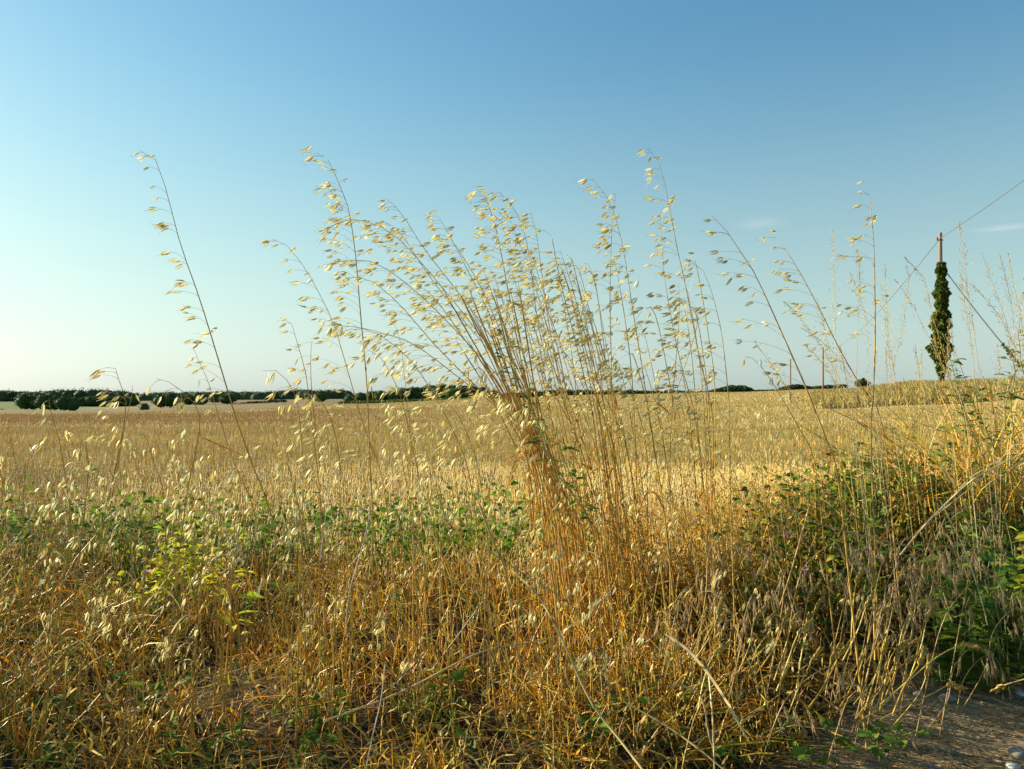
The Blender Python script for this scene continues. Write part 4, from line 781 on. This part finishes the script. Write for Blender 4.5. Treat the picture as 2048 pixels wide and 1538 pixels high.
straw([(975, 1100), (1050, 1150), (1130, 1200), (1190, 1260)], 1.5, 1.55, .0015, (.42, .30, .12), 'brown straw sloping down right of the stout stalk')
straw([(880, 1000), (905, 1080), (950, 1170), (1000, 1270)], 1.6, 1.6, .0016, (.46, .32, .13), 'leaning straw left of the stout stalk')
straw([(400, 1130), (440, 1150), (470, 1200), (480, 1300), (480, 1340)], 1.6, 1.62, .0022, (.50, .22, .05), 'orange bent straw arching in the left verge', True)
straw([(290, 1120), (340, 1140), (368, 1180), (380, 1260)], 1.7, 1.7, .0018, (.50, .24, .06), 'short orange arching blade near the yellow leaves', True)
straw([(1880, 1000), (1900, 1040), (1930, 1100), (1960, 1190), (1975, 1250)], 1.5, 1.55, .0011, (.5, .42, .26), 'thin straw hanging down through the dark hollow')
straw([(740, 960), (735, 1050), (700, 1180), (690, 1260)], 1.6, 1.6, .0011, (.7, .66, .58), 'thin bleached white stalk left of the middle')
straw([(660, 965), (650, 1040), (640, 1120)], 1.6, 1.6, .0012, (.7, .66, .6), 'short bleached stalk beside the dense tall oat')
straw([(770, 1330), (762, 1400), (748, 1460), (730, 1545)], 1.4, 1.36, .0012, (.6, .54, .42), 'curved pale stalk reaching the bottom edge')
# fallen straws, ordinary
for i in range(44):
    u, v = R_(0, 1750), R_(1330, 1530); a = R_(-.5, .5)+random.choice((0, .6, 2.4)); L = R_(50, 200); D = HC*F/max(v-HY, 200)*R_(.88, .98)
    straw([(u, v), (u+math.cos(a)*L*.5+R_(-8, 8), v-abs(math.sin(a))*L*.5), (u+math.cos(a)*L, v-abs(math.sin(a))*L+R_(-10, 10))], D, D+R_(-.05, .1), R_(.0010, .0018), pick(1, [PALE, GOLD, (.38, .27, .13)])[0], 'one of the many loose straws fallen across the lower verge', random.random() < .3)

# ------------------------------------------------------------ green weeds
def weed(x, y, n, h, spread, leaf, size, label, group, climb=None, name='weed', cat='weed', lo=.12):
    z = gz1(x, y) if climb is None else climb[0][2]; base = np.array([x, y, z]) if climb is None else np.array(climb[0])
    root = thing(name, label, cat, base, group); b = Buf(); nst = 1 if climb is not None else max(1, n//7); sp = []
    for k in range(nst):
        if climb is not None: P = spline(climb, 20)
        else:
            a = R_(0, 6.28); e = base+np.array([math.cos(a)*spread*R_(.3, 1), math.sin(a)*spread*R_(.3, 1), h*R_(.6, 1.1)]); m = lerp(base, e, .5)+np.array([R_(-.02, .02), R_(-.02, .02), h*.15]); P = spline([base, m, e], 12)
        b = Buf(); tubes(b, P[None], np.linspace(.0016, .0007, len(P))[None], (.16, .17, .05), 4)
        for j in range(max(1, n//nst)):
            i = int(lerp(lo, 1, (j+R_(0, .8))/max(1, n//nst))*(len(P)-1)); i = min(i, len(P)-1); a = R_(0, 6.28)
            d = nv(np.array([math.cos(a), math.sin(a)*.8-.2, R_(-.15, .7)])); e = P[i]+d*R_(.006, .02); tubes(b, np.array([[P[i], (P[i]+e)/2, e]]), .0006, (.14, .17, .05), 3); sp.append((e, d))
        link('stem', b.mesh('stem', M['stem'], origin=base), root)
    for e, d in sp:
        q = Vector(d).to_track_quat('Z', 'Y').to_matrix().to_4x4(); link('leaf', random.choice(LEAF[leaf]), root, mat4=Matrix.Translation(Vector(e-base)) @ q @ Matrix.Rotation(R_(-.7, .7), 4, 'Z') @ Matrix.Scale(size*R_(.6, 1.25), 4))
    return root
def at_px(u, v, D, hh=0): x = (u-1024)/F*D; return x, D
# yellowing plant, left
for (u, D, lab) in ((285, 2.3, 'bright yellow-green leafy plant at the left, left half of the patch'), (340, 2.35, 'bright yellow-green leafy plant at the left, middle of the patch'), (405, 2.45, 'bright yellow-green leafy plant at the left, right end of the patch')):
    x = (u-1024)/F*D; weed(x, D+.05, 100, .31, .15, random.choice(('round_y', 'arrow_y')), .025, lab, 'yellowing plants in the left verge', name='yellowing_weed', cat='plant', lo=.55)
weed((2035-1024)/F*1.95, 1.95, 44, .46, .12, 'round_y', .036, 'large yellow-green leafed plant at the right edge beside the dark hollow', None, name='yellowing_weed', cat='plant')
weed(0, 0, 12, 0, 0, 'lance_y', .05, 'small yellow leaves climbing a straw in the left verge', None, climb=[px(478, 1290, 1.7), px(462, 1230, 1.7), px(458, 1150, 1.72), px(462, 1130, 1.72)], name='climbing_weed', cat='climbing plant')
# climber up the bundle
weed(0, 0, 40, 0, 0, 'lance', .020, 'dark green climber twisting up the waist of the leaning bundle', None, climb=[px(1115, 960, 1.58), px(1090, 880, 1.56), px(1065, 820, 1.58), px(1040, 760, 1.55), px(1020, 720, 1.6), px(1002, 660, 1.6)], name='climbing_weed', cat='climbing plant')
weed(0, 0, 28, 0, 0, 'arrow', .020, 'broad dark bindweed leaves at the foot of the leaning bundle', None, climb=[px(1185, 1060, 1.8), px(1165, 1010, 1.76), px(1145, 960, 1.72), px(1125, 910, 1.68), px(1112, 860, 1.66)], name='bindweed', cat='climbing plant')
# field-side weed strip
for i in range(84):
    u = 980*(i/84)+R_(-20, 20)-20; D = R_(3.0, 4.2); weed((u-1024)/F*D, D, int(R_(16, 26)), R_(.14, .24), .14, random.choice(('arrow', 'round', 'lance')), R_(.020, .034), 'low green weed in the strip where the stubble meets the verge', 'weeds along the stubble edge')
for i in range(12):
    u = R_(1000, 1500); D = R_(2.8, 3.8); weed((u-1024)/F*D, D, int(R_(8, 14)), R_(.12, .22), .12, 'arrow', R_(.03, .045), 'low green weed between the bundle and the mound', 'weeds behind the bundle')
# the mound
for i in range(110):
    u = min(2110, R_(1530, 2110)); D = R_(2.05, 2.9); x = (u-1024)/F*D; weed(x, D, int(R_(16, 28)), R_(.14, .36), R_(.06, .16), random.choice(('arrow', 'lance', 'arrow', 'arrow_y' if i % 9 == 0 else 'arrow')), R_(.018, .032), 'leafy green weed tangled over the mound at the right', 'weeds over the mound')
for i in range(48):
    u = R_(1880, 2120); D = R_(1.85, 2.4); x = (u-1024)/F*D; weed(x, D, int(R_(14, 22)), R_(.14, .34), .10, 'arrow', R_(.03, .045), 'shaded dark green weed in the hollow at the right edge', 'shaded weeds in the hollow')
for i in range(70):
    u, v = R_(100, 1800), R_(1180, 1530); D = HC*F/(v-HY)*.98; D = max(1.5, min(2.6, D)); x = (u-1024)/F*D; weed(x, D, int(R_(8, 16)), R_(.04, .11), .09, random.choice(('arrow', 'round')), R_(.018, .03), 'small green weed low among the verge straw', 'small weeds in the straw')
# tall leafy stalks at the right by the guy wire
for i, (pts, lab) in enumerate((([(1960, 900), (1935, 840), (1915, 770), (1895, 700)], 'leafy brown stalk rising before the ivy foot'), ([(1935, 890), (1925, 820), (1900, 760), (1880, 720)], 'second leafy stalk left of the ivy foot stalk'), ([(2030, 900), (2022, 800), (2030, 740), (2012, 690)], 'leafy stalk under the guy wire end'), ([(2010, 860), (2015, 780), (2040, 720), (2035, 660)], 'thorny leafy stalk at the right edge by the guy wire'), ([(1990, 900), (1960, 830), (1950, 780)], 'short leafy stalk between the two tall ones'))):
    weed(0, 0, 26, 0, 0, 'lance', .022, lab, 'tall leafy stalks at the right', climb=[px(a, b_, 2.1) for a, b_ in pts], name='leafy_stalk', cat='plant')
# flowers
for u, v, D, lab in ((1576, 1076, 1.6, 'small pink bindweed flower in the brown thatch'), (1611, 1150, 1.6, 'tiny closed pink bindweed flower below the other one'), (295, 1152, 1.7, 'tiny pink flower beside the dark gap in the left verge')):
    p0 = px(u, v, D); r = thing('bindweed_flower', lab, 'flower', p0); t5 = np.arange(10)*2*math.pi/10
    ring = lambda rr_, z_: np.stack([np.cos(t5)*rr_, np.sin(t5)*rr_*.6, z_+0*t5], -1)
    V = np.stack([ring(.0015, 0), ring(.003, .008), ring(.0075, .013)], 0); ii = np.arange(30).reshape(3, 10); jj = np.roll(ii, -1, 1)
    b = Buf(); b.add(V, np.ones((30, 3))*.5, np.stack([ii[:-1], jj[:-1], jj[1:], ii[1:]], -1)); link('petal', b.mesh('petal', M['petal']), r)
    b = Buf(); tubes(b, np.array([[[0, 0, .001], [.004, .005, -.02], [0, .01, -.05]]]), .0006, (.12, .16, .05), 3); link('stem', b.mesh('stem', M['stem']), r)

# ------------------------------------------------------------ stones
def stone_mesh(seed, fl=.6):
    r = np.random.default_rng(seed); th = np.linspace(0, 2*math.pi, 12, endpoint=False); ph = np.linspace(-1.5, 1.5, 8); T, Pp = np.meshgrid(th, ph)
    g = np.stack([np.cos(T)*np.cos(Pp), np.sin(T)*np.cos(Pp), np.sin(Pp)*fl], -1); k = 1+.0*T
    for _ in range(7):
        nrm = norm(r.normal(size=3)); dd = r.uniform(.6, .9); pr = (g*nrm).sum(-1); g = g-np.maximum(pr-dd*.85, 0)[..., None]*nrm
    g = g*(1+.04*r.normal(size=g.shape)); ii = np.arange(96).reshape(8, 12); jj = np.roll(ii, -1, 1)
    b = Buf(); b.add(g, np.ones(g.shape)*.3, np.stack([ii[:-1], jj[:-1], jj[1:], ii[1:]], -1)); return b.mesh('stone', M['stone'], False)
STN = [stone_mesh(k) for k in range(5)]
def mat_copy(me, m): c = me.copy(); c.materials[0] = m; return c
mwhite = material('white_flint', (.40, .39, .36), rough=.8, nscale=60, namp=.2); mgrey = material('grey_boulder', (.22, .20, .17), rough=.9, nscale=60, namp=.35)
for u, v, s, m, lab in ((1895, 1412, .022, mgrey, 'largest grey rounded stone half sunk in the dirt track'), (2037, 1398, .014, mwhite, 'bright white flint at the right edge of the track'), (1840, 1405, .016, mgrey, 'grey stone partly hidden by the golden ears'), (2025, 1520, .016, mwhite, 'white stone in the bottom right corner'), (2040, 1500, .024, mgrey, 'brown stone beside the white one in the bottom right corner'),
                         (1686, 1475, .007, mwhite, 'small white stone at the end of the bent blade'), (1733, 1483, .007, mwhite, 'small white chip in the dirt left of the dark weed'), (1885, 1369, .006, mwhite, 'small white pebble above the largest grey stone'), (1965, 1413, .005, mwhite, 'tiny white chip between the grey boulder and the white flint'),
                         (1760, 1510, .010, mgrey, 'grey pebble on the dirt at the bottom'), (1865, 1525, .009, mgrey, 'grey pebble at the bottom edge of the track'), (1960, 1470, .008, mgrey, 'flat pebble in the middle of the dirt')):
    D = HC*F/(v-HY); x = (u-1024)/F*D; z = gz1(x, D); o = link('stone', mat_copy(random.choice(STN), m), None, (x, D, z+s*.25)); o.scale = (s, s*.9, s*.8); o.rotation_euler = (0, 0, R_(0, 6)); tag(o, lab, 'stone')
b = Buf(); n = 2600; x = rng.uniform(.25, 2.4, n); y = rng.uniform(1.2, 2.6, n); ok = y < track_line(x)+.1; x = x[ok]; y = y[ok]; n = len(x); s = np.clip(rng.lognormal(-6.3, .55, n), .0006, .007)
oc = np.array([[1, 0, 0], [0, 1, 0], [-1, 0, 0], [0, -1, 0], [0, 0, .8], [0, 0, -.8]]); of = np.array([[0, 1, 4], [1, 2, 4], [2, 3, 4], [3, 0, 4], [1, 0, 5], [2, 1, 5], [3, 2, 5], [0, 3, 5]])
V = np.stack([x, y, ground(x, y)+s*.2], -1)[:, None]+oc*s[:, None, None]*rng.uniform(.6, 1.3, (n, 6, 1)); b.add(V, np.broadcast_to(pick(n, [(.3, .26, .2), (.2, .165, .12), (.42, .4, .37)], [5, 5, .6])[:, None], (n, 6, 3)), f3=of[None]+np.arange(n)[:, None, None]*6)
tag(link('gravel', b.mesh('gravel', material('gravel', rough=.9), False)), 'fine grit and pebbles scattered over the dirt track', 'gravel', kind='stuff')
print('SPIKELETS', counts, 'OBJECTS', len(S.objects), 'TRIS', sum(len(m.polygons)*2 for m in bpy.data.meshes))

# ------------------------------------------------------------ where alike plants differ only by place, the label says which
ONES = 'first second third fourth fifth sixth seventh eighth ninth tenth eleventh twelfth thirteenth fourteenth fifteenth sixteenth seventeenth eighteenth nineteenth'.split()
TENS = {2: 'twent', 3: 'thirt', 4: 'fort', 5: 'fift'}
def ordinal(k):
    if k < 20: return ONES[k-1]
    a, b_ = divmod(k, 10); return TENS[a]+'ieth' if b_ == 0 else TENS[a]+'y-'+ONES[b_-1]
shared = {}
for o in S.objects:
    if o.parent is None and o.get('label') and o.get('group'): shared.setdefault((o['group'], o['label']), []).append(o)
for (g_, lab), all_ in shared.items():
    if len(all_) < 2: continue
    all_.sort(key=lambda o: o.location.x/max(o.location.y, .1))
    short = lab.replace('one of the many ', '').replace('one of the shorter', 'shorter').replace('one of the ', '').split(' ')
    many = len(all_) > 50; short = ' '.join(short[:8 if many else 10])
    while short.split(' ')[-1] in ('the', 'a', 'and', 'of', 'in', 'to', 'over', 'before', 'beside', 'at', 'crowded', 'between', 'with', 'where', 'among'): short = ' '.join(short.split(' ')[:-1])
    nch = -(-len(all_)//40) if many else 1; where = {1: [''], 2: [', left half', ', right half'], 3: [', left third', ', middle third', ', right third']}[nch]
    for c_ in range(nch):
        os_ = all_[len(all_)*c_//nch:len(all_)*(c_+1)//nch]
        for k, o in enumerate(os_): o['label'] = short+where[c_]+', '+ordinal(k+1)+' from the left'
